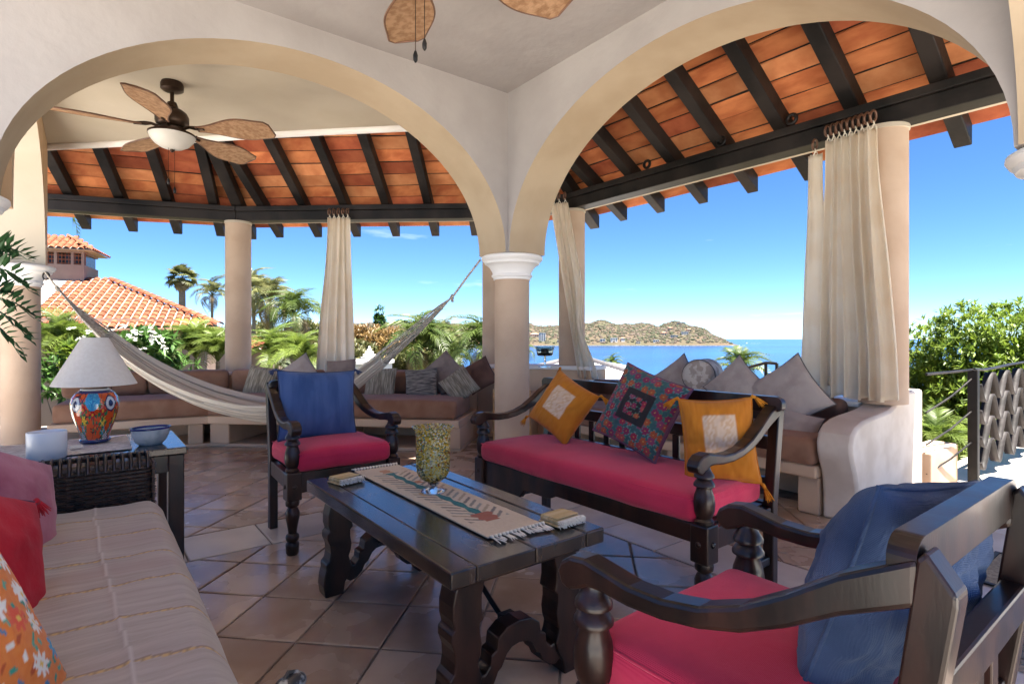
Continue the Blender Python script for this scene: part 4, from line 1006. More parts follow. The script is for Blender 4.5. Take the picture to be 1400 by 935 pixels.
# ================================================================ CEILING FANS
M['rattan'] = weave(mat('woven palm blade', (.30,.155,.075), (.46,.27,.15), 30, .6, .2, 90, .35), 55, 55, .9)
M['frost'] = mat('frosted glass bowl', (.74,.70,.64), (.80,.76,.70), 4, .35, spec=.5, trans=.3)
def smooth_(a, b, x): t = max(0, min(1, (x-a)/(b-a))); return t*t*(3-2*t)
def fan(label, x, y, zc, rot):
    t = thing('ceiling_fan', label, 'ceiling fan', (x, y, zc), rot, 'woven blade ceiling fans')
    q = MB(); q.lathe([(0,.03),(0,.07),(-.02,.078),(-.055,.076),(-.065,.062),(-.075,.035)][::-1], 28); q.build('canopy', M['bronze'], t, smooth=50)
    q = MB(); q.lathe([(-.15,.014),(-.07,.014)], 14); q.build('downrod', M['bronze'], t, smooth=60)
    q = MB(); q.lathe([(-.375,.05),(-.37,.085),(-.345,.088),(-.335,.075),(-.325,.10),(-.30,.112),(-.255,.112),(-.225,.098),(-.205,.072),(-.195,.045),(-.165,.035),(-.15,.03),(-.145,.018)], 32); q.build('motor', M['bronze'], t, smooth=50)
    q = MB(); q.lathe([(-.50,.008),(-.498,.03),(-.485,.075),(-.46,.115),(-.43,.140),(-.405,.152),(-.395,.155)], 36); q.build('light_bowl', M['frost'], t, smooth=60)
    q = MB(); q.lathe([(-.398,.150),(-.400,.158),(-.385,.158),(-.374,.12),(-.373,.06)], 36); q.build('bowl_fitter', M['bronze'], t, smooth=50)
    q = MB(); q.lathe([(-.522,.003),(-.515,.012),(-.503,.016),(-.498,.01)], 14); q.build('finial', M['bronze'], t, smooth=60)
    for k in range(5):
        a = 2*pi*k/5; m = Matrix.Rotation(a, 4, 'Z') @ Matrix.Translation((0,0,-.345)) @ Matrix.Rotation(radians(-13), 4, 'X')
        q = MB(); n = 22; prof = []
        for i in range(n+1):
            s = i/n; xx = .19+.56*s; w_ = .030+.095*smooth_(0, .62, s)-.030*smooth_(.62, 1, s)
            if s > .94: w_ *= sqrt(max(0, 1-((s-.94)/.06)**2))*.35+.65
            prof.append((xx, w_))
        for zz, fl in ((.004, False), (-.004, True)):
            o = len(q.v); vs = []
            for (xx, w_) in prof:
                for j in range(7): f = -1+2*j/6; vs.append((xx, f*w_, zz-.006*f*f-.01*((xx-.19)/.56)**2))
            fs = []
            for i in range(n):
                for j in range(6): f = (i*7+j, (i+1)*7+j, (i+1)*7+j+1, i*7+j+1); fs.append(f[::-1] if fl else f)
            q.add(vs, fs, m)
        b = q.build('blade', M['rattan'], t, smooth=60)
        q = MB(); rim = [m @ Vector((xx, w_, -.006-.01*((xx-.19)/.56)**2)) for xx, w_ in prof]+[m @ Vector((xx, -w_, -.006-.01*((xx-.19)/.56)**2)) for xx, w_ in prof[::-1]]
        rim.append(rim[0]); q.tube(rim, .006, 6); q.build('blade_rim', M['ring'], b, smooth=60)
        q = MB(); q.tube([m @ Vector(p) for p in ((.085,0,.0),(.13,0,.012),(.17,.0,.004),(.24,0,-.008))], [.012,.011,.016,.010], 8); q.tube([m @ Vector((.185,-.03,-.004)), m @ Vector((.205,0,-.006)), m @ Vector((.185,.03,-.004))], .007, 6)
        q.build('blade_bracket', M['bronze'], b, smooth=60)
    for k, (dx, ln) in enumerate(((.025,.28),(-.015,.34))):
        q = MB(); q.tube([(dx,.02,-.49),(dx,.02,-.49-ln+.05)], .0016, 6); c = q.build('pull_chain', M['bronze'], t)
        q = MB(); q.lathe([(0,.003),(.01,.009),(.03,.010),(.045,.005),(.05,.002)], 12, (dx,.02,-.49-ln)); q.build('pull_knob', M['iron'], c, smooth=60)
    return t
fan('bronze ceiling fan with frosted light bowl, seen through the left arch', .50, 4.82, 3.06, radians(178))
fan('ceiling fan above the coffee table, only two blade tips and chains visible', 1.07, 2.00, 3.10, radians(-4))

# ================================================================ HAMMOCK
HA, HB = (-.36, 6.84), (2.66, 3.86)
ctr = [(78,394),(104,424),(140,458),(180,492),(225,521),(270,542),(315,556),(365,565),(410,563),(445,551),(480,528),(520,497),(560,463),(595,430),(618,407)]
cp3 = [seg_hit(px, HA, HB, py) for px, py in ctr]
def cat(P, t):
    n = len(P)-1; t = max(0, min(n-1e-6, t*n)); i = int(t); f = t-i
    p0, p1, p2, p3 = P[max(i-1,0)], P[i], P[i+1], P[min(i+2,n)]
    return .5*((2*p1)+(-p0+p2)*f+(2*p0-5*p1+4*p2-p3)*f*f+(-p0+3*p1-3*p2+p3)*f**3)
hm = thing('hammock', 'striped cream rope hammock slung between two columns', 'hammock', (0,0,0))
HT = (Vector((*HB,0))-Vector((*HA,0))).normalized(); HN = Vector((HT.y, -HT.x, 0))
NU, NS = 120, 120; q = MB(); cols = []
def hsec(s, w_):
    c = cat(cp3, s); g = max(0, sin(pi*min(1, max(0, (s-.06)/.92))))**.75
    lat = (.012+.24*g)*sin(w_*1.25)+.012*g*sin(w_*23+s*9)
    up = (.008+.165*g)*(1-cos(w_*1.5))*1.0-.035*g+.008*g*sin(w_*26+s*6+2*nz(s*5, w_*3))+.0035*sin(w_*85)
    return c+HN*lat+Vector((0,0,up-.03*g))
for j in range(NS+1):
    s = .14+.66*j/NS
    for i in range(NU+1):
        w_ = -1+2*i/NU; q.v.append(tuple(hsec(s, w_)))
        k = nz(w_*14, 3.3)+.4*nz(w_*40, 8.1)
        c = (.70,.62,.50) if k > -.05 else ((.46,.38,.29) if k > -.28 else (.62,.55,.45))
        cols.append(col_mix(c, (.30,.25,.20), max(0, .25*nz(s*90, w_*60))))
for j in range(NS):
    for i in range(NU): a = j*(NU+1)+i; q.f.append((a, a+1, a+NU+2, a+NU+1))
o = q.build('net_bed', M['attr'], hm, smooth=180, col=cols); so = o.modifiers.new('thickness', 'SOLIDIFY'); so.thickness = .006
q = MB()
for i in range(26):
    w_ = -1+2*i/25
    q.tube([hsec(s, w_)+Vector((0,0,.002)) for s in (.0,.035,.07,.105,.15)], [.003,.0035,.004,.004,.005], 5)
    q.tube([hsec(s, w_)+Vector((0,0,.002)) for s in (.79,.83,.87,.91,.95,.985,1.0)], [.005,.0045,.004,.004,.0035,.003,.003], 5)
tag(q.build('end_cords', M['rope'], hm, smooth=60), kind='stuff')
for (pts, k) in (([cat(cp3, 0), seg_hit(62, HA, HB, 372)], 0), ([cat(cp3, 1), seg_hit(640, HA, HB, 377), seg_hit(657, HA, HB, 355)], 1)):
    q = MB(); q.tube(pts, .009, 8); q.build('hanging_rope', M['rope'], hm, smooth=60)
    p = cat(cp3, k); q = MB(); q.tube([p+Vector((.0,0,-.02)), p+Vector((.012,.01,.0)), p+Vector((0,0,.02)), p+Vector((-.012,0,.0)), p+Vector((.01,0,-.035))], .012, 8); q.build('knot', M['rope'], hm, smooth=60)
q = MB(); hp = seg_hit(63, HA, HB, 376); q.tube([hp+Vector((.0,0,.02))+HT*(.035*cos(a))+Vector((0,0,.035*sin(a)-.03)) for a in [2*pi*k/12 for k in range(13)]], .007, 6); q.build('iron_ring', M['iron'], hm, smooth=60)

# ================================================================ CURTAINS
def curtain(label, topA, topB, botA, botB, zt, zb, folds, amp, seed, pinch=None, rings=0, name='curtain', flare=1.0, trim=0):
    t = thing('curtain', label, 'curtain', (0,0,0), 0, 'cream cotton curtains')
    topA, topB, botA, botB = [Vector((*p, 0)) for p in (topA, topB, botA, botB)]
    def fn(u, v):
        a = topA.lerp(topB, u); b = botA.lerp(botB, u); e = v*v*(3-2*v)
        p = a.lerp(b, e if pinch is None else v)
        d = (topB-topA).normalized(); n = Vector((d.y, -d.x, 0))
        ph = u*folds*2*pi+1.6*nz(u*3+seed, v*.9, seed)+.5*nz(u*7, v*3, seed+4)
        am = amp*(.55+.45*v*flare)*(.75+.5*abs(nz(u*5+seed, v*1.2)))
        off = am*sin(ph)+.3*am*sin(2.3*ph+seed)
        if pinch:
            for (pv, k, cx) in pinch:
                g = exp(-((v-pv)/.16)**2)*k; mid = a.lerp(b, .5) if False else topA.lerp(botA, v).lerp(topB.lerp(botB, v), cx); p = p.lerp(mid, g)
        p = p+n*off+d*(.35*am*cos(ph))
        z = lerp(zt, zb+.012*sin(ph*.5+seed)+trim*u, v)
        return (p.x, p.y, z)
    q = MB(); q.grid(fn, folds*14, 60); o = q.build('fabric', M['curtain'], t, smooth=180)
    so = o.modifiers.new('thickness', 'SOLIDIFY'); so.thickness = .003
    d = (topB-topA).normalized()
    for k in range(rings):
        c = topA.lerp(topB, (k+.5)/rings); n = Vector((d.y, -d.x, 0)); q = MB()
        q.tube([c+Vector((0,0,zt+.075))+n*(.036*cos(x))+Vector((0,0,.036*sin(x)))+d*.006*sin(x) for x in [2*pi*i/14 for i in range(15)]], .0085, 7); r = q.build('ring', M['ring'], t, smooth=60)
        q = MB(); q.tube([c+Vector((0,0,zt+.045)), c+d*.012+Vector((0,0,zt+.02))+n*.01, c-d*.01+Vector((0,0,zt-.005))], .005, 6)
        q.tube([c+Vector((0,0,zt+.02)), c+d*.022+n*.012+Vector((0,0,zt+.008)), c+d*.026+n*.012+Vector((0,0,zt-.02))], .004, 6); q.build('tie', M['ivory'], r, smooth=60)
    return t
# right: in front of the column on the bench end
XR = (4.27, 1), (4.27, 3)
def yx(px, X): r = ray(px); t = X/r.x; return r.y*t
curtain('large cream curtain gathered at the right column, hung on brown rings', (4.26, yx(1128,4.26)), (4.22, yx(1198,4.22)), (4.26, yx(1122,4.26)), (4.20, yx(1226,4.20)), 2.58, .735, 6, .050, 2, rings=9)
curtain('narrow white curtain flap hanging just left of the large cream curtain', (4.30, yx(1104,4.30)), (4.30, yx(1124,4.30)), (4.32, yx(1094,4.32)), (4.28, yx(1134,4.28)), 2.52, .80, 1, .03, 5, rings=1)
# middle: beside the sea column, swept to the right
a, b = (4.10,4.75), (4.28,4.50)
curtain('white curtain swept aside and tied at the column facing the sea', (seg_hit(752,(3.9,5.0),(4.4,4.2)).x, seg_hit(752,(3.9,5.0),(4.4,4.2)).y), (seg_hit(776,(3.9,5.0),(4.4,4.2)).x, seg_hit(776,(3.9,5.0),(4.4,4.2)).y),
        (seg_hit(790,(3.9,5.0),(4.4,4.2)).x, seg_hit(790,(3.9,5.0),(4.4,4.2)).y), (seg_hit(818,(3.9,5.0),(4.4,4.2)).x, seg_hit(818,(3.9,5.0),(4.4,4.2)).y), 2.66, .72, 3, .035, 8, pinch=[(.72,.45,.1)], rings=3)
# left: on the middle of the long beam
A2, B2 = (1.45,7.45), (3.92,5.36)
g = lambda px: (seg_hit(px, A2, B2).x, seg_hit(px, A2, B2).y)
curtain('cream curtain gathered in the middle of the left beam, above the bench', g(447), g(478), g(432), g(484), 2.62, .66, 4, .05, 11, rings=5)
# ================================================================ BENCH PILLOWS, SMALL THINGS
M['grey'] = mat('warm grey cotton', (.36,.30,.27), (.43,.37,.33), 8, .85, .12, 90, .25, sheen=.2)
M['greypipe'] = mat('dark grey piping', (.08,.075,.08), (.12,.11,.115), 9, .8)
M['woven1'] = weave(mat('straw grey weave', (.22,.19,.14), (.48,.43,.34), 22, .9, .3, 60, .2, stretch=(4,.35,1)), 60, 45, .8)
M['woven2'] = weave(mat('dark grey weave', (.10,.095,.09), (.36,.33,.29), 26, .9, .3, 60, .2, stretch=(.4,4,1)), 60, 45, .8)
M['taupe'] = mat('taupe cotton', (.22,.17,.15), (.29,.23,.20), 8, .85, .12, 90, .2)
def bench_n(t): p, T, n = along(BP, t, 0); return Vector((n.x, n.y, .32))
def on_bench(px, py, d=-.52):
    a, _, _ = along(BP, .0, d); b, _, _ = along(BP, 2.7, d); return seg_hit(px, (a.x, a.y), (b.x, b.y), py)
nB = bench_n(1.0)
for (px, py, sz, roll, mt, lab, dd, sd) in (
    (356, 522, .37, -8, 'woven1', 'pale woven pillow on the bench just left of the blue chair pillow', -.55, 31),
    (410, 512, .38, 38, 'grey', 'grey pillow whose corner shows above the blue chair pillow', -.62, 32),
    (466, 512, .36, 5, 'taupe', 'taupe pillow half hidden by the centre curtain and the hammock', -.68, 33),
    (520, 524, .36, 0, 'woven1', 'pale ribbed pillow standing upright beside the hammock end', -.52, 34),
    (576, 526, .37, 6, 'woven2', 'dark grey woven pillow, middle of the three by the column', -.50, 35),
    (628, 527, .34, 38, 'woven1', 'straw grey woven pillow tilted on its corner nearest the column', -.46, 36),
    (607, 509, .38, 44, 'taupe', 'taupe pillow peeking out behind the dark woven pillow', -.66, 37),
    (655, 513, .34, 30, 'darkbrown', 'dark brown pillow behind the tilted straw pillow', -.66, 38)):
    pillow(lab, (sz, sz, .13), on_bench(px, py, dd), nB, radians(roll), M[mt], None, M['greypipe'] if mt == 'grey' else None, None, sd, 22, pinch=.06)
nR = Vector((-1, -.12, .35))
for (px, py, w_, h_, roll, X, lab, sd) in (
    (926, 520, .36, .36, 40, 4.14, 'grey pillow pointing up just right of the floral pillow', 41),
    (1006, 530, .38, .38, 47, 4.00, 'grey pillow with its point up in front of the palm', 42),
    (1076, 540, .46, .46, 38, 4.02, 'big grey pillow standing on its corner beside the cream curtain', 43),
    (1085, 586, .34, .26, -12, 3.93, 'small grey pillow lying under the big grey pillow', 44)):
    pillow(lab, (w_, h_, .14), seg_hit(px, (X, 0), (X, 4), py), nR, radians(roll), M['grey'], None, M['greypipe'], None, sd, 26, pinch=.10)
# round bolster end
p = seg_hit(967, (4.22,0), (4.22,4), 512); q = MB(); m = Matrix.Rotation(-pi/2, 4, 'Y')
q.lathe([(-.20,0),(-.20,.06),(-.195,.11),(-.18,.128),(-.15,.134),(.15,.134),(.18,.128),(.195,.11),(.20,.06),(.195,.0)], 36, m=m, cap=False)
M['bolster'] = mat('beige patterned cotton', (.34,.28,.24), (.52,.46,.40), 16, .85, .15, 60, .2, lo=.45, hi=.52)
o = tag(q.build('bolster', M['bolster'], smooth=60), 'round beige bolster end standing between two grey pillows', 'bolster'); o.location = (p.x-.06, p.y, p.z); o.rotation_euler = (0, 0, .35)
q = MB(); q.tube([m @ Vector((.134*cos(a), .134*sin(a), .16)) for a in [2*pi*k/24 for k in range(25)]], .005, 6); q.build('piping', M['greypipe'], o, smooth=60)

# candle goblet on the white coping
g0 = spot(745, 502, .846); gb = thing('glass_goblet', 'tall glass candle goblet on the white parapet beside the column', 'candle holder', (g0.x, g0.y, .8465))
q = MB(); q.lathe([(0,.07),(.006,.07),(.014,.03),(.02,.013),(.05,.011),(.058,.018),(.066,.011),(.085,.011),(.092,.02),(.10,.011),(.118,.012)], 20); q.build('stem', M['glass'], gb, smooth=50)
M['smoke'] = glass_mat('smoky glass', (.35,.40,.40))
q = MB(); q.lathe([(.118,.012),(.122,.075),(.13,.083),(.17,.09),(.215,.10),(.225,.108),(.226,.104),(.17,.086),(.135,.079),(.126,.06),(.124,0)], 28, cap=False); q.build('cup', M['smoke'], gb, smooth=60)
q = MB(); q.lathe([(.127,0),(.127,.055),(.15,.072),(.152,0)], 20, cap=False); q.build('sand', M['iron'], gb, smooth=50)
q = MB(); q.lathe([(.15,.0),(.15,.04),(.20,.04),(.202,0)], 20, cap=False); q.build('candle', M['wax'], gb, smooth=50)
# slatted planter front beneath it
pt_ = thing('slatted_planter', 'small slatted cane planter against the parapet between column and settee', 'planter', (3.62, 4.72, 0), radians(-52))
M['cane'] = mat('honey cane', (.42,.24,.10), (.58,.37,.18), 14, .6, .2, 60, .3)
q = MB(); q.bx(-.21, .21, .02, .38, .001, .56); q.build('box', M['tan'], pt_, bevel=.008)
for i in range(7): q = MB(); q.tube([(-.20+i*.066, 0, .02), (-.20+i*.066, 0, .60)], .016, 8); q.build('cane_slat', M['cane'], pt_, smooth=60)
for z in (.14, .52): q = MB(); q.tube([(-.22, -.024, z), (.22, -.024, z)], .008, 8); q.build('cane_rail', M['cane'], pt_, smooth=60)

# railing with wavy straps
rl = thing('wavy_railing', 'iron railing of wavy hanging straps at the right edge', 'railing', (5.66, 1.27, -.02))
M['strap'] = mat('weathered iron strap', (.012,.010,.010), (.032,.026,.026), 5, .6, .2, 30, .3)
M['blackiron'] = mat('painted black iron', (.006,.006,.006), (.012,.011,.011), 9, .6, .1, 60, .25)
q = MB(); q.box((0,0,.46), (.065,.065,.92)); q.build('post', M['blackiron'], rl, bevel=.005)
q = MB(); q.tube([(-.02,0,.925),(.3,0,.91),(.7,0,.915),(1.2,0,.93),(1.8,0,.935),(2.4,0,.93)], .022, 8, flat=.5); q.build('top_rail', M['iron'], rl, smooth=60)
for r in range(4):
    pts = []; n = 90
    for i in range(n+1):
        x = .10+2.2*i/n; pts.append((x, 0, .76-.185*r+.115*cos(2*pi*x/.50+.25*r)))
    q = MB()
    for i in range(n):
        a, b = Vector(pts[i]), Vector(pts[i+1]); w_ = Vector((0,.032,0)); th = Vector((0,0,.008))
        o = len(q.v); q.v += [tuple(a-w_), tuple(a+w_), tuple(b+w_), tuple(b-w_)]; q.f.append((o, o+1, o+2, o+3))
    o = q.build('wavy_strap', M['strap'], rl, weld=True, smooth=180); so = o.modifiers.new('thickness', 'SOLIDIFY'); so.thickness = .010
q = MB(); q.box((2.44,0,.46), (.065,.065,.92)); q.build('post', M['iron'], rl, bevel=.005)
for k, (z0, z1) in enumerate(((.905,.92),(.62,.86),(.38,.60),(.16,.35))):
    q = MB(); q.tube([(-.70, .12, z0), (-.35, .06, lerp(z0, z1, .42)), (0, 0, z1)], .007 if k else .011, 6); q.build('side_rod', M['iron'], rl, smooth=60)
# rail beyond the right parapet
r2 = thing('garden_railing', 'short black railing beyond the grey pillows, before the palm', 'railing', (0,0,0))
pa, pb, pc = at(1005, 507, 6.4), at(1047, 496, 6.2), at(1062, 497, 6.1)
q = MB(); q.tube([pa, pb, pc], .016, 8); q.build('top_rail', M['iron'], r2, smooth=40)
for p in (pa, pb, pc): q = MB(); q.tube([p, p-Vector((0,0,.9))], .018, 8); q.build('post', M['iron'], r2)

# floor medallions of pebbles
M['pebble'] = mat('grey pebble', (.20,.19,.18), (.42,.40,.37), 9, .5, .1, 40, .4, rand=.3)
def medallion(label, c, r, shape):
    t = thing('pebble_inlay', label, 'floor inlay', (c[0], c[1], .0), 0)
    q = MB(); q.lathe([(.0002,0),(.0002,r*1.08),(.003,r*1.05),(.003,0)], 48, cap=False); q.build('mortar_bed', M['mortar'], t)
    pm = MB(); pm.rbox((0,0,0), (.052,.030,.012), .006, 2); me = pm.mesh('pebble', M['pebble'], 180)
    k = 0
    for ring in range(1, int(r/.036)):
        rr = ring*.036; n = max(4, int(2*pi*rr/.058))
        for i in range(n):
            a = 2*pi*i/n+ring; link('pebble', me, t, loc=(rr*cos(a), rr*sin(a), .006), rot=(random.uniform(-.1,.1), random.uniform(-.1,.1), a+pi/2+random.uniform(-.3,.3))); k += 1
p = spot(1398, 893, 0); medallion('round grey pebble inlay in the pale floor at the bottom right', (p.x+.06, p.y-.03), .20, 0)
p = spot(702, 659, 0); medallion('round dark pebble inlay in the floor under the far settee end', (p.x, p.y), .26, 0)
M['brassmosaic'] = mat('ochre mosaic', (.22,.17,.08), (.40,.33,.18), 60, .5, .3, 90, .4)
for (lab, c, s, mt) in (('ochre mosaic mat set in the pale floor at the right edge', spot(1412, 790, 0), (.50,.34), 'brassmosaic'), ('dark slate mat lying on the pale floor at the right edge', spot(1400, 706, 0), (.62,.42), 'iron')):
    t = thing('floor_mat', lab, 'mat', (c.x, c.y, .001)); q = MB(); q.bx(-s[0]/2, s[0]/2, -s[1]/2, s[1]/2, 0, .006); q.build('field', M[mt], t, bevel=.002)
    for sg in (-1, 1):
        q = MB(); q.bx(-s[0]/2-.02, s[0]/2+.02, sg*(s[1]/2+.012)-.011, sg*(s[1]/2+.012)+.011, 0, .009); q.build('border', M['iron'], t)
        q = MB(); q.bx(sg*(s[0]/2+.012)-.011, sg*(s[0]/2+.012)+.011, -s[1]/2, s[1]/2, 0, .009); q.build('border', M['iron'], t)
# silver sandal tip on the floor at the bottom edge
M['silver'] = mat('silver ceramic', (.10,.10,.10), (.62,.62,.60), 22, .25, .1, 40, .6, metal=.2, lo=.45, hi=.55)
p = spot(402, 938, 0); q = MB(); q.rbox((0,0,.03), (.10,.07,.06), .028, 5, 0, .004); o = tag(q.build('ceramic_ornament', M['silver'], smooth=180, weld=True), 'small black and silver ornament on the floor at the bottom edge', 'ornament'); o.location = (p.x-.02, p.y-.03, 0); o.rotation_euler = (0,0,.5)
q = MB(); q.tube([(-.03,0,.055),(0,.01,.066),(.03,0,.055)], .007, 8); q.build('handle', M['silver'], o, smooth=60)

# ================================================================ TERRAIN, SEA, HEADLAND
SEA = -25.0
def loc(u, w_): return RT*u+FW*w_            # u metres to the right, w_ metres ahead
def smooth(a, b, x): t = max(0, min(1, (x-a)/(b-a))); return t*t*(3-2*t)
M['sea'] = mat('sea water', (.004,.035,.115), (.007,.055,.155), .004, .22, .5, .06, .5, stretch=(.35,1,1), bdist=.6)
q = MB()
def seafn(i, j):
    u = lerp(-9000, 14000, i); w_ = 60+28000*j**2.2; p = loc(u, w_); return (p.x, p.y, SEA)
q.grid(seafn, 40, 40); tag(q.build('sea', M['sea']), kind='structure')
def land_h(u, w_):
    """height of the near land above the sea: the terrace hill and the left shore of the bay"""
    coast = -40-.055*w_-8*nz(w_*.006, 3.3)                     # left shore: land where u < coast
    left = smooth(0, 130, coast-u)
    far = 42*left*smooth(100, 900, w_)+ (38*left*smooth(900, 2600, w_)*(1+.45*nz(u*.0022, w_*.0014, 2)))
    hill = 24.0*exp(-(max(0, sqrt(w_*w_+u*u*.35)-6)/120.0)**1.5)
    rough_ = 5*nz(u*.012, w_*.012)*left*smooth(60, 400, w_)
    base = 3.0*left-3.0*(1-left)*smooth(120, 210, sqrt(w_*w_+u*u*.3))
    return max(base, 0)*1.0+far*.55+hill+rough_-1.2*smooth(100, 300, w_)*(1-left)
def land_z(u, w_): return SEA+land_h(u, w_)-.8
M['earth'] = mat('dry hillside', (.13,.10,.06), (.09,.11,.045), .05, .95, .4, .3, .1)
q = MB()
def landfn(i, j):
    w_ = -60+2.0*j*90+2900*j**3.2; u = lerp(-2600, 330, 1-(1-i)**2.2); p = loc(u, w_); return (p.x, p.y, min(-1.2, land_z(u, w_)) if sqrt(u*u+w_*w_) < 14 else land_z(u, w_))
q.grid(landfn, 120, 120); tag(q.build('hillside', M['earth'], smooth=180), kind='structure')
def tz(p):
    u, w_ = p.dot(RT), p.dot(FW); return min(-1.2, land_z(u, w_)) if sqrt(u*u+w_*w_) < 14 else land_z(u, w_)

# headland across the bay
HD = 2100.0
def ridge(px):
    pts = [(300,14),(440,22),(500,24),(560,25),(620,23),(680,27),(720,24),(745,20),(790,20),(820,24),(842,28),(866,22),(890,23),(905,24),(925,19),(945,24),(962,26),(985,20),(1000,11),(1008,3),(1012,0)]
    for i in range(len(pts)-1):
        if pts[i][0] <= px <= pts[i+1][0]: t = (px-pts[i][0])/(pts[i+1][0]-pts[i][0]); t = t*t*(3-2*t); return lerp(pts[i][1], pts[i+1][1], t)
    return 0
def head_pt(px, v):
    """v 0 at the shore, 1 over the back"""
    d = HD+900*v; u = (px-700)/756*HD*(1+.10*v); top = max(0, ridge(px))/756*(HD+420)+ (14.0 if ridge(px) > 0 else 0)
    prof = sin(pi*min(1, v*1.0))**.8
    h = top*prof*(1+.10*nz(px*.035, v*4)+.05*nz(px*.12, v*9, 3))
    return loc(u+18*nz(px*.05, v*6), d)+Vector((0, 0, SEA-1.0+h*(1 if v > 0 else 0)))
M['dryscrub'] = mat('dry tropical scrub', (.095,.072,.052), (.07,.068,.042), .012, .95, .8, .05, .1, detail=10, bdist=4)
q = MB(); q.grid(lambda i, j: head_pt(lerp(300, 1012, i), j), 240, 44); tag(q.build('headland', M['dryscrub'], smooth=180), kind='structure')
def blob(q, c, r, seed, n=5, flat=.8):
    """small faceted scrub crown"""
    vs = []; fs = []
    for j in range(4):
        th = [.25,.9,1.45,1.8][j]
        for k in range(n): a = 2*pi*k/n+j*.6; rr = r*sin(th)*(1+.35*nz(c.x+k*3, c.y+j*5, seed)); vs.append((c.x+rr*cos(a), c.y+rr*sin(a), c.z+r*flat*cos(th)))
    vs.append((c.x, c.y, c.z+r*flat)); t = len(vs)-1
    for j in range(3):
        for k in range(n): fs.append((j*n+k, (j+1)*n+k, (j+1)*n+(k+1) % n, j*n+(k+1) % n))
    for k in range(n): fs.append((t, k, (k+1) % n))
    q.add(vs, fs)
rnd = random.Random(5)
scr = [MB(), MB(), MB()]
for k in range(5200):
    px = rnd.uniform(440, 1008); v = rnd.uniform(.02, .55); p = head_pt(px, v)
    if p.z < SEA+4: continue
    blob(scr[rnd.choice((0,0,1,1,2))], p+Vector((0,0,0)), rnd.uniform(3, 8), k, 5)
M['scrub0'] = mat('brown leafless trees', (.088,.066,.052), (.115,.088,.068), .03, .95); M['scrub1'] = mat('olive trees', (.055,.054,.032), (.078,.072,.045), .03, .95); M['scrub2'] = mat('green trees', (.036,.048,.024), (.052,.062,.033), .03, .95)
for i, (s_, lab) in enumerate(zip(scr, ('brown leafless scrub covering the headland across the bay', 'olive scrub covering the headland across the bay', 'green tree cover on the headland across the bay'))):
    tag(s_.build('headland_scrub', M['scrub%d' % i]), lab, 'scrub', kind='stuff')
M['bldg'] = mat('far white house wall', (.70,.66,.60), (.62,.55,.46), .3, .85); M['bldg2'] = mat('far sand house wall', (.52,.40,.28), (.58,.46,.34), .3, .85)
M['darkglass'] = mat('dark window', (.03,.035,.04), rough=.2); M['farroof'] = mat('far tile roof', (.42,.20,.12), (.50,.26,.16), .5, .85)
def far_house(label, p, w_, h_, d_, mt, floors, rz, pitched=False):
    t = thing('shore_house', label, 'house', p, rz, 'houses on the headland')
    q = MB(); q.bx(-w_/2, w_/2, -d_/2, d_/2, -6, h_); q.build('wall', mt, t)
    if pitched:
        q = MB(); q.add([(-w_/2-1,-d_/2-1,h_),(w_/2+1,-d_/2-1,h_),(w_/2+1,d_/2+1,h_),(-w_/2-1,d_/2+1,h_),(-w_/5,0,h_+w_*.16),(w_/5,0,h_+w_*.16)], [(0,1,5,4),(1,2,5),(2,3,4,5),(3,0,4),(3,2,1,0)]); q.build('roof', M['farroof'], t)
    else:
        q = MB(); q.bx(-w_/2-.6, w_/2+.6, -d_/2-.6, d_/2+.6, h_+.02, h_+.8); q.build('roof', M['bldg'], t)
    n = max(2, int(w_/7))
    for f in range(floors):
        for k in range(n):
            x = -w_/2+w_*(k+.5)/n; z = h_*(f+.5)/floors; q = MB(); q.bx(x-w_/n*.32, x+w_/n*.32, -d_/2-.35, -d_/2-.05, z-h_/floors*.28, z+h_/floors*.28); q.build('window', M['darkglass'], t)
hs = [(742,.05,26,30,8,'bldg','tall white hotel block on the far shore beside the column'),(733,.10,34,10,2,'bldg2','sand coloured house beside the white hotel on the far shore'),
      (824,.035,20,9,2,'bldg','white shore house left of centre under the headland'),(841,.03,26,12,2,'bldg','white two storey shore house under the headland peak'),(856,.04,14,10,2,'bldg','small white house beside the two storey shore house'),
      (872,.02,16,6,1,'bldg2','low sand house on the shore right of the white houses'),(900,.03,22,7,1,'bldg','long low white building on the far waterline'),
      (916,.14,20,10,2,'bldg2','sand villa halfway up the headland, left of the cluster'),(930,.10,28,9,2,'bldg','white villa with wide terrace on the headland slope'),(944,.12,26,10,2,'bldg','white villa in the middle of the headland cluster'),
      (936,.24,16,9,1,'bldg2','small sand villa above the white cluster'),(955,.34,34,7,1,'bldg2','long sand villa on the headland summit'),(925,.20,14,7,1,'bldg','small white villa high on the headland slope'),
      (952,.16,16,8,1,'bldg2','sand villa at the right end of the headland cluster'),(790,.03,18,7,1,'bldg','low white house on the shore right of the curtain'),(765,.03,22,8,1,'bldg2','low sand house on the shore left of the curtain')]
for i, (px, v, w_, h_, fl_, mt, lab) in enumerate(hs):
    p = head_pt(px, v); far_house(lab, p+Vector((0,0,.5)), w_, h_, 12, M[mt], fl_, -YAW+.15*sin(i*2.1), i % 3 == 1)
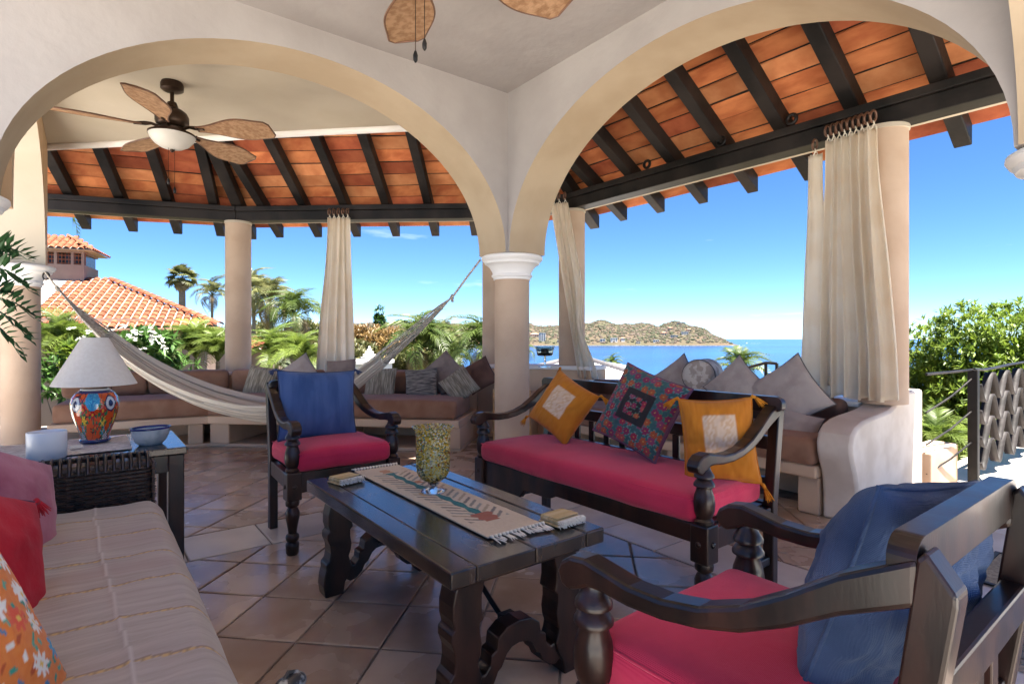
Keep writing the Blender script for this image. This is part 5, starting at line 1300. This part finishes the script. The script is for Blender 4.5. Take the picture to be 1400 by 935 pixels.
# surf line and boats
M['foam'] = mat('white surf', (.75,.78,.80), (.60,.68,.74), .05, .8)
q = MB()
for i in range(150):
    px = 560+450*i/149; p = head_pt(px, .0); p2 = loc(p.dot(RT), p.dot(FW)-rnd.uniform(6, 34)); p3 = loc(p.dot(RT)+3.6, p.dot(FW)+20)
    a = Vector((p2.x, p2.y, SEA+.25)); r_ = RT*rnd.uniform(3, 9); f_ = FW*rnd.uniform(3, 14)
    o = len(q.v); q.v += [tuple(a-r_), tuple(a+r_*.6-f_*.1), tuple(a+r_+f_), tuple(a-r_*.7+f_)]; q.f.append((o, o+1, o+2, o+3))
tag(q.build('surf', M['foam']), 'white surf line along the far shore', 'surf', kind='stuff')
def boat(label, px, py, L, wake):
    d = (CAM_H-SEA)*756/(py-463); p = ray(px)*d; t = thing('motor_boat', label, 'boat', (p.x, p.y, SEA), -YAW)
    q = MB(); q.prism([(-L/2,-L*.14),(L*.25,-L*.14),(L/2,0),(L*.25,L*.14),(-L/2,L*.14)], -.3, L*.16); q.build('hull', M['foam'], t)
    q = MB(); q.bx(-L*.25, L*.12, -L*.1, L*.1, L*.161, L*.36); q.build('cabin', M['bldg'], t)
    q = MB(); q.tube([(0,0,L*.36),(0,0,L*.7)], L*.012, 6); q.build('mast', M['foam'], t)
    if wake:
        q = MB(); q.add([(L*.4,-.5,.1),(L*5.5,-L*.6,.1),(L*5.5,L*.6,.1),(L*.4,.5,.1)], [(0,1,2,3)]); q.build('wake', M['foam'], t)
boat('white motor boat with a wake just off the tip of the headland', 1021, 469.6, 14, True)
boat('tiny white boat near the far shore in front of the headland', 968, 471.6, 9, False)

# neighbour's white hip roof below the terrace
nb = thing('white_hip_roof', 'pale hip roof with dark edge below the terrace, seen behind the settee', 'roof', (0,0,0))
ap = at(792, 489, 11.5); c1 = at(690, 514, 10.4); c2 = at(905, 524, 9.6); c3 = at(720, 532, 7.2); c4 = at(860, 500, 14.0)
M['lime'] = mat('lime washed roof', (.62,.62,.63), (.72,.72,.73), 2, .7, .15, 12, .3)
lw = Vector((0,0,-.12))
q = MB(); q.add([ap, c1, c3, c2, c4, ap+lw, c1+lw, c3+lw, c2+lw, c4+lw], [(0,1,2),(0,2,3),(0,3,4),(6,5,7),(7,5,8),(8,5,9),(1,6,7,2),(2,7,8,3),(3,8,9,4)]); q.build('slope', M['lime'], nb)
for a_, b_ in ((ap, c1), (ap, c2)):
    q = MB(); q.tube([a_+Vector((0,0,.03)), b_+Vector((0,0,.03))], .05, 8); q.build('ridge_cap', M['greypipe'], nb, smooth=50)
q = MB(); bc = (c1+c2+c3)/3; q.box((bc.x, bc.y, bc.z-2.6), (3.2,2.2,4.6), rz=.4); q.build('wall', M['tan'], nb)
# ================================================================ NEIGHBOUR HOUSE
hz_ = thing('tiled_house', 'neighbour house with orange barrel tile hip roof and small lantern tower', 'house', (0,0,0))
M['barrel'] = mat('orange clay roof tile', (.17,.048,.022), (.25,.088,.043), 6, .8, .2, 20, .25, rand=.16)
M['pinkwall'] = mat('pale pink stucco', (.28,.19,.155), (.33,.23,.185), 1.5, .85, .2, 12, .2)
E0, E1 = at(20, 452, 15.5), at(301, 447, 17.5)           # eave line ends
R0, R1 = at(62, 378, 19.4), at(146, 382, 20.2)           # ridge
ex = (E1-E0); Lx = ex.length; ex.normalize()
def roof_pt(a, b):
    """a along the eave 0..1, b up the slope 0..1 on the plane through eave and ridge"""
    return E0.lerp(E1, a)+(R1-E0.lerp(E1, .62))*b
up = (R1-E0.lerp(E1, .62)); SLn = up.length; nrm_ = ex.cross(up).normalized()
if nrm_.z < 0: nrm_ = -nrm_
q = MB(); q.add([E0, E1, R1, R0], [(0,1,2,3)]); q.build('roof_deck', M['mortar'], hz_)
bk = at(260, 430, 24.0)
q = MB(); q.add([E1, R1, bk], [(0,1,2)]); q.build('roof_deck', M['barrel'], hz_)
TW = .235; TL = SLn/14.5; ncol = int(Lx/TW)
def half_tile(r0, r1, L):
    q = MB(); n = 7; vs = []
    for (y, r) in ((0, r0), (L, r1)):
        for k in range(n+1): a = pi*k/n; vs.append((-r*cos(a), y, r*.72*sin(a)))
    q.add(vs, [(k, k+1, n+2+k, n+1+k) for k in range(n)]); return q
tme = half_tile(TW*.44, TW*.36, TL*1.12).mesh('roof_tile', M['barrel'], 180)
for o_ in (tme,): pass
upd = up.normalized(); mrot = Matrix((ex, nrm_.cross(ex) if nrm_.cross(ex).z > 0 else -nrm_.cross(ex), nrm_)).transposed()
pans = MB(); cnt = 0; rest = MB(); cand = []
slant = upd-ex*upd.dot(ex); sd2 = slant.normalized(); Ls = SLn*sd2.dot(upd)
mrot = Matrix((ex, sd2, ex.cross(sd2))).transposed(); rows = 15; TL = Ls/rows
tme = half_tile(TW*.45, TW*.37, TL*1.15).mesh('roof_tile', M['barrel'], 180)
hipdir = (R1-E1); hx_ = hipdir.dot(ex); hy_ = hipdir.dot(sd2)
lx_ = (R0-E0).dot(ex); ly_ = (R0-E0).dot(sd2)
for c in range(ncol):
    for r in range(rows):
        a = (c+.5)*TW; b = r*TL
        if a > Lx+hx_*b/hy_-.08: continue
        if a < lx_*b/ly_: continue
        p = E0+ex*a+sd2*b+mrot.col[2]*.02
        d = p.dot(FW); px = p.dot(RT)/d*756+700
        if px < 50 or px > 320: cand.append((p,)); continue
        m = Matrix.Translation(p) @ mrot.to_4x4() @ Matrix.Rotation(-.045, 4, 'X')
        if cnt < 300:
            o = link('roof_tile', tme, hz_); o.matrix_world = m; cnt += 1
        else: rest.add([v.co for v in tme.vertices], [tuple(f.vertices) for f in tme.polygons], m)
if rest.v: tag(rest.build('roof_tile_rows', M['barrel'], hz_, smooth=180), kind='stuff')
# hip cap tiles
k = int(hipdir.length/.36)
hd = hipdir.normalized(); hm_ = Matrix((hd.cross(Vector((0,0,1))).normalized(), hd, hd.cross(Vector((0,0,1))).normalized().cross(hd))).transposed().to_4x4()
cme = half_tile(.14, .115, .40).mesh('hip_tile', M['barrel'], 180)
for i in range(k): o = link('hip_tile', cme, hz_); o.matrix_world = Matrix.Translation(E1+hd*(i*.36)+Vector((0,0,.07))) @ hm_
# walls below the eave
wa, wb = E0+sd2*.55-Vector((0,0,.5)), E1+sd2*.55-ex*.5-Vector((0,0,.5))
wd = Vector((sd2.x, sd2.y, 0)).normalized()
q = MB(); pl = [(wa.x,wa.y),(wb.x,wb.y),(wb.x+wd.x*5,wb.y+wd.y*5),(wa.x+wd.x*5,wa.y+wd.y*5)]; q.prism(pl, -6, wb.z+.55); q.build('wall', M['pinkwall'], hz_)
q = MB(); q.tube([E0-Vector((0,0,.06)), E1-Vector((0,0,.06))], .07, 8); q.build('eave_board', M['ring'], hz_)
# lantern tower
tc_ = at(90, 368, 20.0); tw = Matrix.Translation(tc_) @ Matrix.Rotation(atan2(ex.y, ex.x), 4, 'Z')
q = MB(); q.bx(-1.1, .72, -.7, 1.0, -1.2, .10, tw); q.bx(-1.1, .72, -.7, 1.0, .52, .62, tw)
for x in (-1.1, -.62, -.14, .34, .64): q.bx(x, x+.08, -.7, -.62, .1001, .5199, tw)
q.build('tower_wall', M['pinkwall'], hz_)
for i in range(4):
    x0 = -1.02+.48*i; sc_ = MB()
    for k in range(3): sc_.bx(x0, x0+.40 if i < 3 else x0+.22, -.66, -.63, .12+.14*k, .15+.14*k, tw); 
    for k in range(4): sc_.bx(x0+.02+.1*k, x0+.04+.1*k, -.655, -.635, .1002, .5198, tw)
    sc_.build('lattice_screen', M['barrel'], hz_)
q = MB(); q.bx(-1.05, .66, -.3, .9, .1002, .5198, tw); q.build('tower_core', M['darkglass'], hz_)
q = MB(); rp = [(-1.5,-1.0,.60),(1.02,-1.0,.60),(1.02,1.3,.60),(-1.5,1.3,.60),(-.45,.1,1.16),(.1,.1,1.16)]
q.add(rp, [(0,1,5,4),(1,2,5),(2,3,4,5),(3,0,4),(3,2,1,0)], tw); q.build('tower_roof', M['mortar'], hz_)
A, B, C_, D_ = [Vector(rp[i]) for i in (0, 1, 5, 4)]
tme2 = half_tile(.105, .088, .34).mesh('roof_tile', M['barrel'], 180)
ud = ((C_+D_)/2-(A+B)/2); ue = Vector((1,0,0)); us_ = (ud-ue*ud.dot(ue)).normalized(); mr2 = Matrix((ue, us_, ue.cross(us_))).transposed().to_4x4(); Lr = (ud-ue*ud.dot(ue)).length
for c in range(12):
    for r in range(4):
        a = .1+c*.21; b = r*Lr/4
        if a > 2.52-(B.x-C_.x)*b/Lr-.05 or a < (D_.x-A.x)*b/Lr: continue
        o = link('tower_tile', tme2, hz_); o.matrix_world = tw @ Matrix.Translation(A+ue*a+us_*b+mr2.to_3x3().col[2]*.02) @ mr2
A, B, C_ = Vector(rp[1]), Vector(rp[2]), Vector(rp[5]); ue = (B-A).normalized(); ud = C_-A; us_ = (ud-ue*ud.dot(ue)).normalized(); Lr = (ud-ue*ud.dot(ue)).length; mr2 = Matrix((ue, us_, ue.cross(us_))).transposed().to_4x4()
for c in range(11):
    for r in range(4):
        a = .1+c*.21; b = r*Lr/4; h0 = ud.dot(ue)*b/Lr; h1 = 2.3-(2.3-ud.dot(ue))*b/Lr
        if a < h0 or a > h1-.05: continue
        o = link('tower_tile', tme2, hz_); o.matrix_world = tw @ Matrix.Translation(A+ue*a+us_*b+mr2.to_3x3().col[2]*.02) @ mr2
# small second roof right of the corner column
h2 = thing('tiled_outbuilding', 'low outbuilding with clay tile roof just right of the corner column', 'house', (0,0,0))
a0, a1, a2, a3 = at(318, 478, 13.5), at(371, 478, 14.0), at(362, 463, 16.0), at(318, 462, 16.0)
ex2 = (a1-a0).normalized(); u2 = a3-a0; u2 = (u2-ex2*u2.dot(ex2)); l2 = u2.length; u2.normalize(); mm = Matrix((ex2, u2, ex2.cross(u2))).transposed().to_4x4()
q = MB(); q.add([a0, a1, a2, a3], [(0,1,2,3)]); q.build('roof_deck', M['mortar'], h2)
t3 = half_tile(.10, .083, l2/6*1.15).mesh('roof_tile', M['barrel'], 180)
for c in range(5):
    for r in range(6): o = link('roof_tile', t3, h2); o.matrix_world = Matrix.Translation(a0+ex2*(.1+c*.22)+u2*(r*l2/6)+mm.to_3x3().col[2]*.02) @ mm
b0, b1 = a0+u2*.35, a1+u2*.35; bw = Vector((u2.x, u2.y, 0)).normalized()
q = MB(); q.prism([(b0.x,b0.y),(b1.x-.1,b1.y),(b1.x+bw.x*3,b1.y+bw.y*3),(b0.x+bw.x*3,b0.y+bw.y*3)], -5, a0.z+.05); q.build('wall', M['pinkwall'], h2)

# ================================================================ VEGETATION
def leafmat(name, c1, c2, rand=.2, tr=.35, sc=2.5): return mat(name, c1, c2, sc, .45, 0, 1, .4, trans=tr, rand=rand)
M['frondgreen'] = leafmat('palm frond green', (.050,.085,.016), (.10,.14,.03)); M['frondlime'] = leafmat('palm frond lime', (.075,.12,.018), (.15,.20,.034)); M['fronddry'] = leafmat('dry palm frond', (.17,.12,.06), (.28,.21,.11), tr=.2)
M['frondolive'] = leafmat('palm frond olive', (.085,.10,.035), (.17,.17,.065)); M['trunk'] = mat('palm trunk', (.16,.12,.09), (.26,.21,.16), 6, .9, .5, 20, .2, stretch=(1,1,6))
M['leaf'] = leafmat('glossy tree leaf', (.075,.13,.016), (.19,.26,.035), .15, .35, 6); M['leafdark'] = leafmat('dark shrub leaf', (.03,.085,.015), (.075,.15,.03), .15, .3, 6)
M['petal'] = mat('white petals', (.82,.82,.78), (.86,.85,.76), 8, .6, trans=.3); M['bark'] = mat('grey bark', (.13,.10,.08), (.22,.18,.15), 6, .9, .5, 25, .2)
def frond_mesh(name, L, nl, arch, ll, lw, mt, seed, droop=.5, vee=.5, start=.16):
    r = random.Random(seed); q = MB(); pts = []
    for i in range(13):
        t = i/12; pts.append(Vector((L*(t-.12*arch*t*t), .03*L*nz(t*2, seed), L*(.34*sin(t*1.7)-arch*.62*t*t*t))))
    q.tube(pts, [.012*L*(1-.85*i/12)+.002 for i in range(13)], 4)
    for k in range(nl):
        t = start+(1-start)*(k+.5)/nl; c = cat(pts, t); T = (cat(pts, min(1, t+.02))-cat(pts, t-.02)).normalized()
        S = T.cross(Vector((0,0,1))).normalized(); U = S.cross(T)
        l = ll*L*(.35+.65*sin(pi*min(1, .12+t*.88))**.7)*r.uniform(.85,1.1)
        for sg in (-1, 1):
            d = (S*sg*(.82)+T*(.45+.35*t)+U*vee*(1-.4*t)*r.uniform(.5,1.2)).normalized()
            e1 = c+d*l*.55; e2 = c+d*l*.95+Vector((0,0,-droop*l*r.uniform(.4,1.0)))
            wv = T*lw*L*.5; o = len(q.v)
            q.v += [tuple(c-wv*.5), tuple(c+wv*.5), tuple(e1+wv), tuple(e1-wv), tuple(e2)]
            q.f += [(o, o+1, o+2, o+3), (o+3, o+2, o+4)]
    return q.mesh(name, mt, 60)
FM = {}
for i in range(3):
    FM['coco%d' % i] = frond_mesh('frond', 1, 26, .9+.25*i, .34, .035, M['frondgreen'], 40+i, .6, .35)
    FM['olive%d' % i] = frond_mesh('frond', 1, 26, .9+.25*i, .34, .035, M['frondolive'], 60+i, .7, .3)
    FM['lime%d' % i] = frond_mesh('frond', 1, 34, .8+.3*i, .36, .026, M['frondlime'], 50+i, .45, .55)
    FM['dry%d' % i] = frond_mesh('frond', 1, 24, 1.1+.2*i, .30, .032, M['fronddry'], 70+i, .8, .2)
def fan_mesh(name, mt, seed):
    r = random.Random(seed); q = MB(); q.tube([(0,0,0),(.5,0,.1)], .012, 4)
    for k in range(17):
        a = -1.9+3.8*k/16; d = Vector((cos(a), sin(a), .1)); o = len(q.v); s = Vector((-sin(a), cos(a), 0))*.05; c = Vector((.5,0,.1)); l = .5*r.uniform(.85,1.05)
        q.v += [tuple(c), tuple(c+d*l*.6+s), tuple(c+d*l*.6-s), tuple(c+d*l+Vector((0,0,-.18)))]; q.f += [(o, o+2, o+1), (o+1, o+2, o+3)]
    return q.mesh(name, mt, 60)
for i in range(2): FM['fan%d' % i] = fan_mesh('frond', M['frondolive'], 80+i); FM['fandry%d' % i] = fan_mesh('frond', M['fronddry'], 90+i)
def palm(label, px, py, d, L, kind='coco', n=18, lean=.0, dry=4, elev=(-.35, 1.25), trunk_r=.13, group='palm trees', seed=0):
    r = random.Random(seed*13+int(px)); c = at(px, py, d); g0_ = tz(c)
    if c.z-g0_ > 11: g0_ = c.z-11
    base = Vector((c.x+lean*2, c.y-lean, g0_)); t = thing('palm_tree', label, 'palm', base, 0, group)
    H = c-base; q = MB(); pts = []
    for i in range(9): f = i/8; pts.append(Vector((H.x*f**1.6, H.y*f**1.6, H.z*f)))
    q.tube(pts, [trunk_r*(1.25-.5*i/8) for i in range(9)], 8); q.build('trunk', M['trunk'], t, smooth=60)
    for k in range(n+dry):
        az = k*2.39996+r.uniform(-.2,.2); f = k/max(1, n-1)
        if k < n: el = lerp(elev[1], elev[0], f); me = FM['%s%d' % (kind, k % (2 if kind == 'fan' else 3))]
        else: el = r.uniform(-1.35, -.7); me = FM['fandry%d' % (k % 2)] if kind == 'fan' else FM['dry%d' % (k % 3)]
        o = link('frond', me, t); s = L*r.uniform(.85,1.12)*(1 if k < n else .8)
        o.matrix_basis = Matrix.Translation(H) @ Matrix.Rotation(az, 4, 'Z') @ Matrix.Rotation(-el, 4, 'Y') @ Matrix.Rotation(r.uniform(-.4,.4), 4, 'X') @ Matrix.Scale(s, 4)
    return t
palm('stout fan palm with a shaggy skirt against the sky above the tiled roof', 249, 381, 45, 1.35, 'fan', 26, dry=22, trunk_r=.3, elev=(-.7,1.3), seed=1)
palm('palm with thin crown just right of the fan palm', 290, 404, 48, 2.0, 'olive', 14, seed=2)
palm('palm rising tallest right of the corner column', 347, 400, 36, 2.1, 'olive', 16, seed=3, dry=6)
palm('shaggy palm in the cluster left of the centre curtain', 370, 414, 30, 2.0, 'olive', 18, seed=4, dry=8)
palm('green palm right of the shaggy palm, beside the curtain', 402, 434, 27, 1.9, 'coco', 18, seed=5, dry=6)
palm('bright lime palm close behind the bench, right of the corner column', 378, 494, 12.5, .92, 'lime', 22, dry=0, elev=(.0,1.35), seed=6, trunk_r=.06)
palm('lime palm lower right behind the bench by the curtain', 415, 500, 11.5, .85, 'lime', 16, dry=0, elev=(.0,1.3), seed=61, trunk_r=.06)
palm('coconut palm behind the hammock rope', 575, 476, 24, 2.0, 'coco', 24, seed=7, dry=5)
palm('coconut palm touching the arch column on its left', 661, 478, 22, 1.8, 'coco', 24, seed=8, dry=6)
palm('palm left of the small bay, its crown above the water', 610, 460, 46, 1.9, 'olive', 16, seed=9)
palm('feathery palm clump behind the flowering shrub, left of the corner column', 268, 490, 10.5, .85, 'lime', 26, dry=0, elev=(.35,1.45), seed=11, trunk_r=.05)
palm('feathery palm half hidden by the corner column', 298, 494, 10.0, .68, 'lime', 20, dry=0, elev=(.3,1.4), seed=12, trunk_r=.05)
palm('pale green palm fronds right behind the left column', 84, 492, 9.0, .95, 'lime', 22, dry=0, elev=(.1,1.45), seed=13, trunk_r=.05)
palm('palm whose frond tips hang into view under the left beam', 28, 268, 9.5, 1.05, 'coco', 16, dry=2, elev=(-.5,1.2), seed=14)
palm('palm with drooping fronds behind the grey pillows', 1012, 512, 11, .75, 'coco', 12, dry=0, elev=(-.1,1.4), seed=15, trunk_r=.06)
palm('small palm on the shore side behind the floral pillow', 838, 499, 34, .9, 'coco', 12, dry=0, seed=16)
palm('small palm showing between arch column and candle goblet', 715, 482, 30, .9, 'coco', 12, dry=0, seed=17)
palm('yellowish palm clump beyond the wavy railing', 1350, 640, 7.6, .85, 'lime', 20, dry=2, elev=(.0,1.3), seed=18, trunk_r=.05)
palm('yellowish palm beneath the big tree beside the railing post', 1278, 622, 7.4, .7, 'lime', 16, dry=0, elev=(-.1,1.2), seed=19, trunk_r=.05)

palm('coconut palm low between the two larger coconut palms', 612, 492, 24, 1.4, 'coco', 20, seed=71)
def leaf_quads(q, c, dirv, l, w_, r, fold=.25):
    d = dirv.normalized(); s = d.cross(Vector((r.uniform(-.3,.3), r.uniform(-.3,.3), 1)))
    if s.length < 1e-3: s = Vector((1,0,0))
    s.normalize(); n = s.cross(d); o = len(q.v)
    q.v += [tuple(c), tuple(c+d*l*.45+s*w_+n*fold*w_), tuple(c+d*l), tuple(c+d*l*.45-s*w_+n*fold*w_)]
    q.f += [(o, o+1, o+2), (o, o+2, o+3)]
def broad_tree(name, label, c, rad, trunk_base, mt, n_tw, leaf, seed, group=None, cat_='tree', per=16, kindw=None, lobes=7):
    r = random.Random(seed); t = thing(name, label, cat_, trunk_base, 0, group); o0 = Vector(trunk_base); C = Vector(c)-o0
    q = MB(); tr = .05*max(rad)
    fork = C*.45; q.tube([Vector((0,0,0)), C*.2+Vector((tr,0,0)), fork], [tr*1.3, tr, tr*.8], 8)
    tw_ = []
    L_ = []
    for k in range(lobes):
        while True:
            v = Vector((r.uniform(-1,1), r.uniform(-1,1), r.uniform(-.8,1)))
            if .3 < v.length < 1: break
        e = C+Vector((v.x*rad[0]*.62, v.y*rad[1]*.62, v.z*rad[2]*.62)); L_.append((e, r.uniform(.38,.60)))
        q.tube([fork, fork.lerp(e, .5)+Vector((r.uniform(-1,1),r.uniform(-1,1),.5))*.08*max(rad), e], [tr*.6, tr*.38, tr*.12], 6)
    q.build('trunk', M['bark'], t, smooth=60)
    q = MB()
    for k in range(n_tw):
        e, s = L_[k % lobes]
        while True:
            v = Vector((r.gauss(0,1), r.gauss(0,1), r.gauss(0,1)))
            if v.length > .1: break
        v.normalize(); rr = s*r.uniform(.45,1.0)**.5
        p = e+Vector((v.x*rad[0], v.y*rad[1], v.z*rad[2]))*rr
        ax_ = (v+Vector((0,0,.35))+Vector((r.uniform(-.5,.5),)*3)).normalized()
        for j in range(per):
            a = j*2.4; sdv = ax_.cross(Vector((cos(a), sin(a), .3))).normalized()
            leaf_quads(q, p+ax_*leaf*.10*j*.5, (sdv*.9+ax_*.55+Vector((0,0,r.uniform(-.3,.3)))), leaf*r.uniform(.7,1.15), leaf*.16, r)
    tag(q.build('crown', mt, t), kind='stuff')
    return t
# big glossy tree on the right, and smaller ones beside it
c = at(1380, 535, 9.5); broad_tree('broadleaf_tree', 'big glossy green tree filling the view right of the large curtain', c, (1.9,1.9,1.5), (c.x, c.y, -3.5), M['leaf'], 4200, .13, 3, per=9, lobes=16)
c = at(1278, 530, 11.0); broad_tree('broadleaf_tree', 'lower green tree against the right column, left of the big tree', c, (1.2,1.2,1.15), (c.x, c.y, -3.5), M['leaf'], 2200, .12, 4, per=9, lobes=12)
c = at(1480, 520, 10.5); broad_tree('broadleaf_tree', 'green tree running out of the picture at the right edge', c, (1.7,1.7,1.6), (c.x, c.y, -3.5), M['leaf'], 2200, .14, 5, per=9, lobes=12)
c = at(1330, 640, 10.5); broad_tree('leafy_shrub', 'shady green shrub low under the big tree beyond the railing', c, (2.2,1.6,.8), (c.x, c.y, -3.5), M['leafdark'], 1200, .16, 15, cat_='shrub', per=8, lobes=10)
# shrubs behind the left bench
c = at(190, 478, 8.6); pl_ = broad_tree('flowering_shrub', 'white flowering shrub behind the bench and the lamp', c, (.62,.62,.42), (c.x, c.y, -1.0), M['leafdark'], 120, .20, 6, cat_='shrub', per=8, lobes=6)
r = random.Random(3)
fl5 = MB()
for k in range(5): a = 2*pi*k/5; leaf_quads(fl5, Vector((0,0,0)), Vector((cos(a), sin(a), .5)), .045, .017, r, .1)
fme = fl5.mesh('flower', M['petal'])
for (px, py) in ((180,452),(188,455),(176,462),(185,463),(205,452),(212,455),(204,460),(214,462),(219,467),(209,468),(196,478),(110,462),(118,470),(104,478),(160,470),(168,446),(225,474),(150,455),(97,448),(122,455)):
    for j in range(4):
        p = at(px+r.uniform(-5,5), py+r.uniform(-3.5,3.5), 8.05+r.uniform(-.1,.1)); o = link('flower', fme, pl_); o.location = p-Vector(pl_.location); o.rotation_euler = (r.uniform(-.5,1.2), r.uniform(-.6,.6), r.uniform(0,6)); o.scale = (.85,)*3
c = at(112, 500, 8.4); broad_tree('leafy_shrub', 'light green shrub between the left column and the lamp shade', c, (.55,.55,.50), (c.x, c.y, -1.0), M['leaf'], 130, .17, 7, cat_='shrub', per=8, lobes=6)
c = at(84, 522, 8.0); broad_tree('leafy_shrub', 'dark green shrub low beside the left column', c, (.40,.40,.35), (c.x, c.y, -1.0), M['leafdark'], 90, .15, 8, cat_='shrub', per=8, lobes=5)
c = at(236, 505, 9.4); broad_tree('leafy_shrub', 'green shrub under the tiled eave behind the bench back', c, (.5,.5,.32), (c.x, c.y, -1.0), M['leafdark'], 100, .13, 9, cat_='shrub', per=8, lobes=5)
c = at(515, 441, 70); broad_tree('conical_tree', 'dark conical tree on the skyline right of the curtain', c, (1.0,1.0,2.1), (c.x, c.y, c.z-8), M['leafdark'], 150, .5, 10, per=6, lobes=5)
# woodland down the hill: individual crowns in the middle distance
M['dryleaf'] = leafmat('rusty dry foliage', (.19,.11,.035), (.26,.17,.06), .2, .3, .8); M['oliveleaf'] = leafmat('olive foliage', (.075,.085,.028), (.14,.135,.05), .2, .3, .8)
wl = [(495,468,52,'dryleaf','rusty leaved tree right of the centre curtain'),(528,470,48,'dryleaf','rusty leaved tree behind the white lantern roof'),(552,476,44,'dryleaf','rusty leaved tree before the hammock rope'),
      (455,470,60,'dryleaf','rusty tree hidden behind the centre curtain'),(430,462,58,'oliveleaf','olive tree left of the centre curtain'),(490,490,36,'oliveleaf','olive tree low behind the bench right of the curtain'),(590,468,70,'oliveleaf','olive tree behind the coconut palm'),
      (400,470,50,'oliveleaf','olive tree behind the lime palms'),(350,462,60,'oliveleaf','olive tree below the palm cluster'),(600,506,30,'oliveleaf','olive bush between the two coconut palms'),(545,500,26,'oliveleaf','olive bush behind the ribbed pillow'),(320,470,55,'oliveleaf','olive tree behind the corner column')]
for i, (px, py, d, mt, lab) in enumerate(wl):
    c = at(px, py, d); R_ = d*.034; broad_tree('woodland_tree', lab, c, (R_*1.3, R_*1.3, R_*.85), (c.x, c.y, c.z-R_*2.2), M[mt], 330, .012*d, 100+i, 'trees on the hillside', per=6, lobes=8)
# far wood covering the hillside and the shore
q = [MB(), MB(), MB()]; r = random.Random(21)
for k in range(5200):
    w_ = 60+2300*r.random()**1.8; u = -w_*r.uniform(.02, .95)-10
    if u > -40-.055*w_-6: continue
    z = land_z(u, w_); s = r.uniform(2.0, 4.2)*(1+w_/900); p = loc(u, w_)+Vector((0,0,z+s*.3)); blob(q[r.choice((0,1,1,2,2))], p, s, k, 5)
for i, lab in enumerate(('brown leafless wood on the hillside left of the bay', 'olive wood on the hillside left of the bay', 'green wood on the hillside left of the bay')):
    tag(q[i].build('hillside_wood', M['scrub%d' % i]), lab, 'wood', kind='stuff')
for i, (px, d, w_, h_, fl_, mt, lab) in enumerate(((655,1500,40,14,3,'bldg','pale block of flats on the hill left of the arch column'),(640,1350,26,10,2,'bldg','white house on the hill behind the hammock rope end'),(600,1250,24,9,2,'bldg2','sand house on the hill above the twin palms'),(670,1650,30,12,3,'bldg2','sand block on the hill touching the arch column'),(585,1000,18,8,2,'bldg','small white house among trees on the left hillside'))):
    u = (px-700)/756*d; p = loc(u, d); far_house(lab, (p.x, p.y, land_z(u, d)+2), w_, h_, 12, M[mt], fl_, -YAW+.2*i, i % 2 == 0)
# white lantern roof among the trees
lt = thing('white_lantern_roof', 'small white stepped lantern roof among the trees right of the curtain', 'roof', at(505, 491, 26)); lt.scale = (.62,)*3
for i, (z, w_) in enumerate(((0,1.0),(.22,.75),(.42,.5),(.6,.28))): qq = MB(); qq.bx(-w_/2, w_/2, -w_/2, w_/2, z, z+.17); qq.build('step', M['white'], lt, bevel=.02)
qq = MB(); qq.lathe([(.77,.05),(.85,.10),(.93,.09),(1.0,.02)], 12); qq.build('finial', M['white'], lt, smooth=60)
qq = MB(); qq.bx(-.55, .55, -.5, .5, -5, -.01); qq.build('wall', M['lime'], lt)
wb_ = thing('white_flat_roof', 'low white flat roof behind the bench right of the curtain', 'roof', at(492, 503, 15)); qq = MB(); qq.box((0,0,-1.9), (1.5,1.2,4), rz=-YAW); qq.build('wall', M['white'], wb_, bevel=.02)
qq = MB(); qq.box((0,0,.16), (1.6,1.3,.1), rz=-YAW); qq.build('coping', M['lime'], wb_, bevel=.01)

# leafy plant at the left edge, in front of the column
hp_ = thing('split_leaf_plant', 'dark green split leaf plant reaching in from the left edge before the column', 'plant', (at(-60, 430, 3.7).x, at(-60, 430, 3.7).y, 0))
r = random.Random(8); o0 = Vector(hp_.location)
M['splitleaf'] = leafmat('dark split leaf', (.018,.055,.02), (.04,.10,.035), .1, .15)
stems = MB(); stems.lathe([(0,.10),(.02,.14),(.28,.17),(.30,.165),(.29,.15),(.29,0)], 24, cap=False); stems.build('pot', M['tan'], hp_, smooth=50)
for (px, py, ang, L) in ((-8,335,.1,.22),(0,365,-.2,.20),(-20,350,.5,.2),(-4,405,-.12,.25),(0,425,-.35,.20),(-25,395,.3,.22),(-10,440,-.5,.2)):
    b = at(px, py, 3.7)-o0; qq = MB(); tip = RT*cos(ang)+Vector((0,0,sin(ang)))
    for k in range(9):
        t = k/8; c = b+tip*L*t+Vector((0,0,-.12*t*t))
        for sg in (-1, 1):
            dv = tip*(.8+.4*t)+Vector((0,0,1))*sg*(.9-.5*t)+FW*r.uniform(-.5,.5); leaf_quads(qq, c, dv, .13*(1.1-.45*t), .021, r)
    pts = [b-tip*.05, b+tip*L*.5+Vector((0,0,-.03)), b+tip*L+Vector((0,0,-.12))]; qq.tube(pts, [.006,.004,.002], 6)
    qq.build('split_leaf', M['splitleaf'], hp_)
    qq = MB(); qq.tube([Vector((0,0,.28)), Vector((r.uniform(-.05,.05),0,.8)), b-tip*.05], [.012,.009,.006], 6); qq.build('stem', M['leafdark'], hp_, smooth=60)
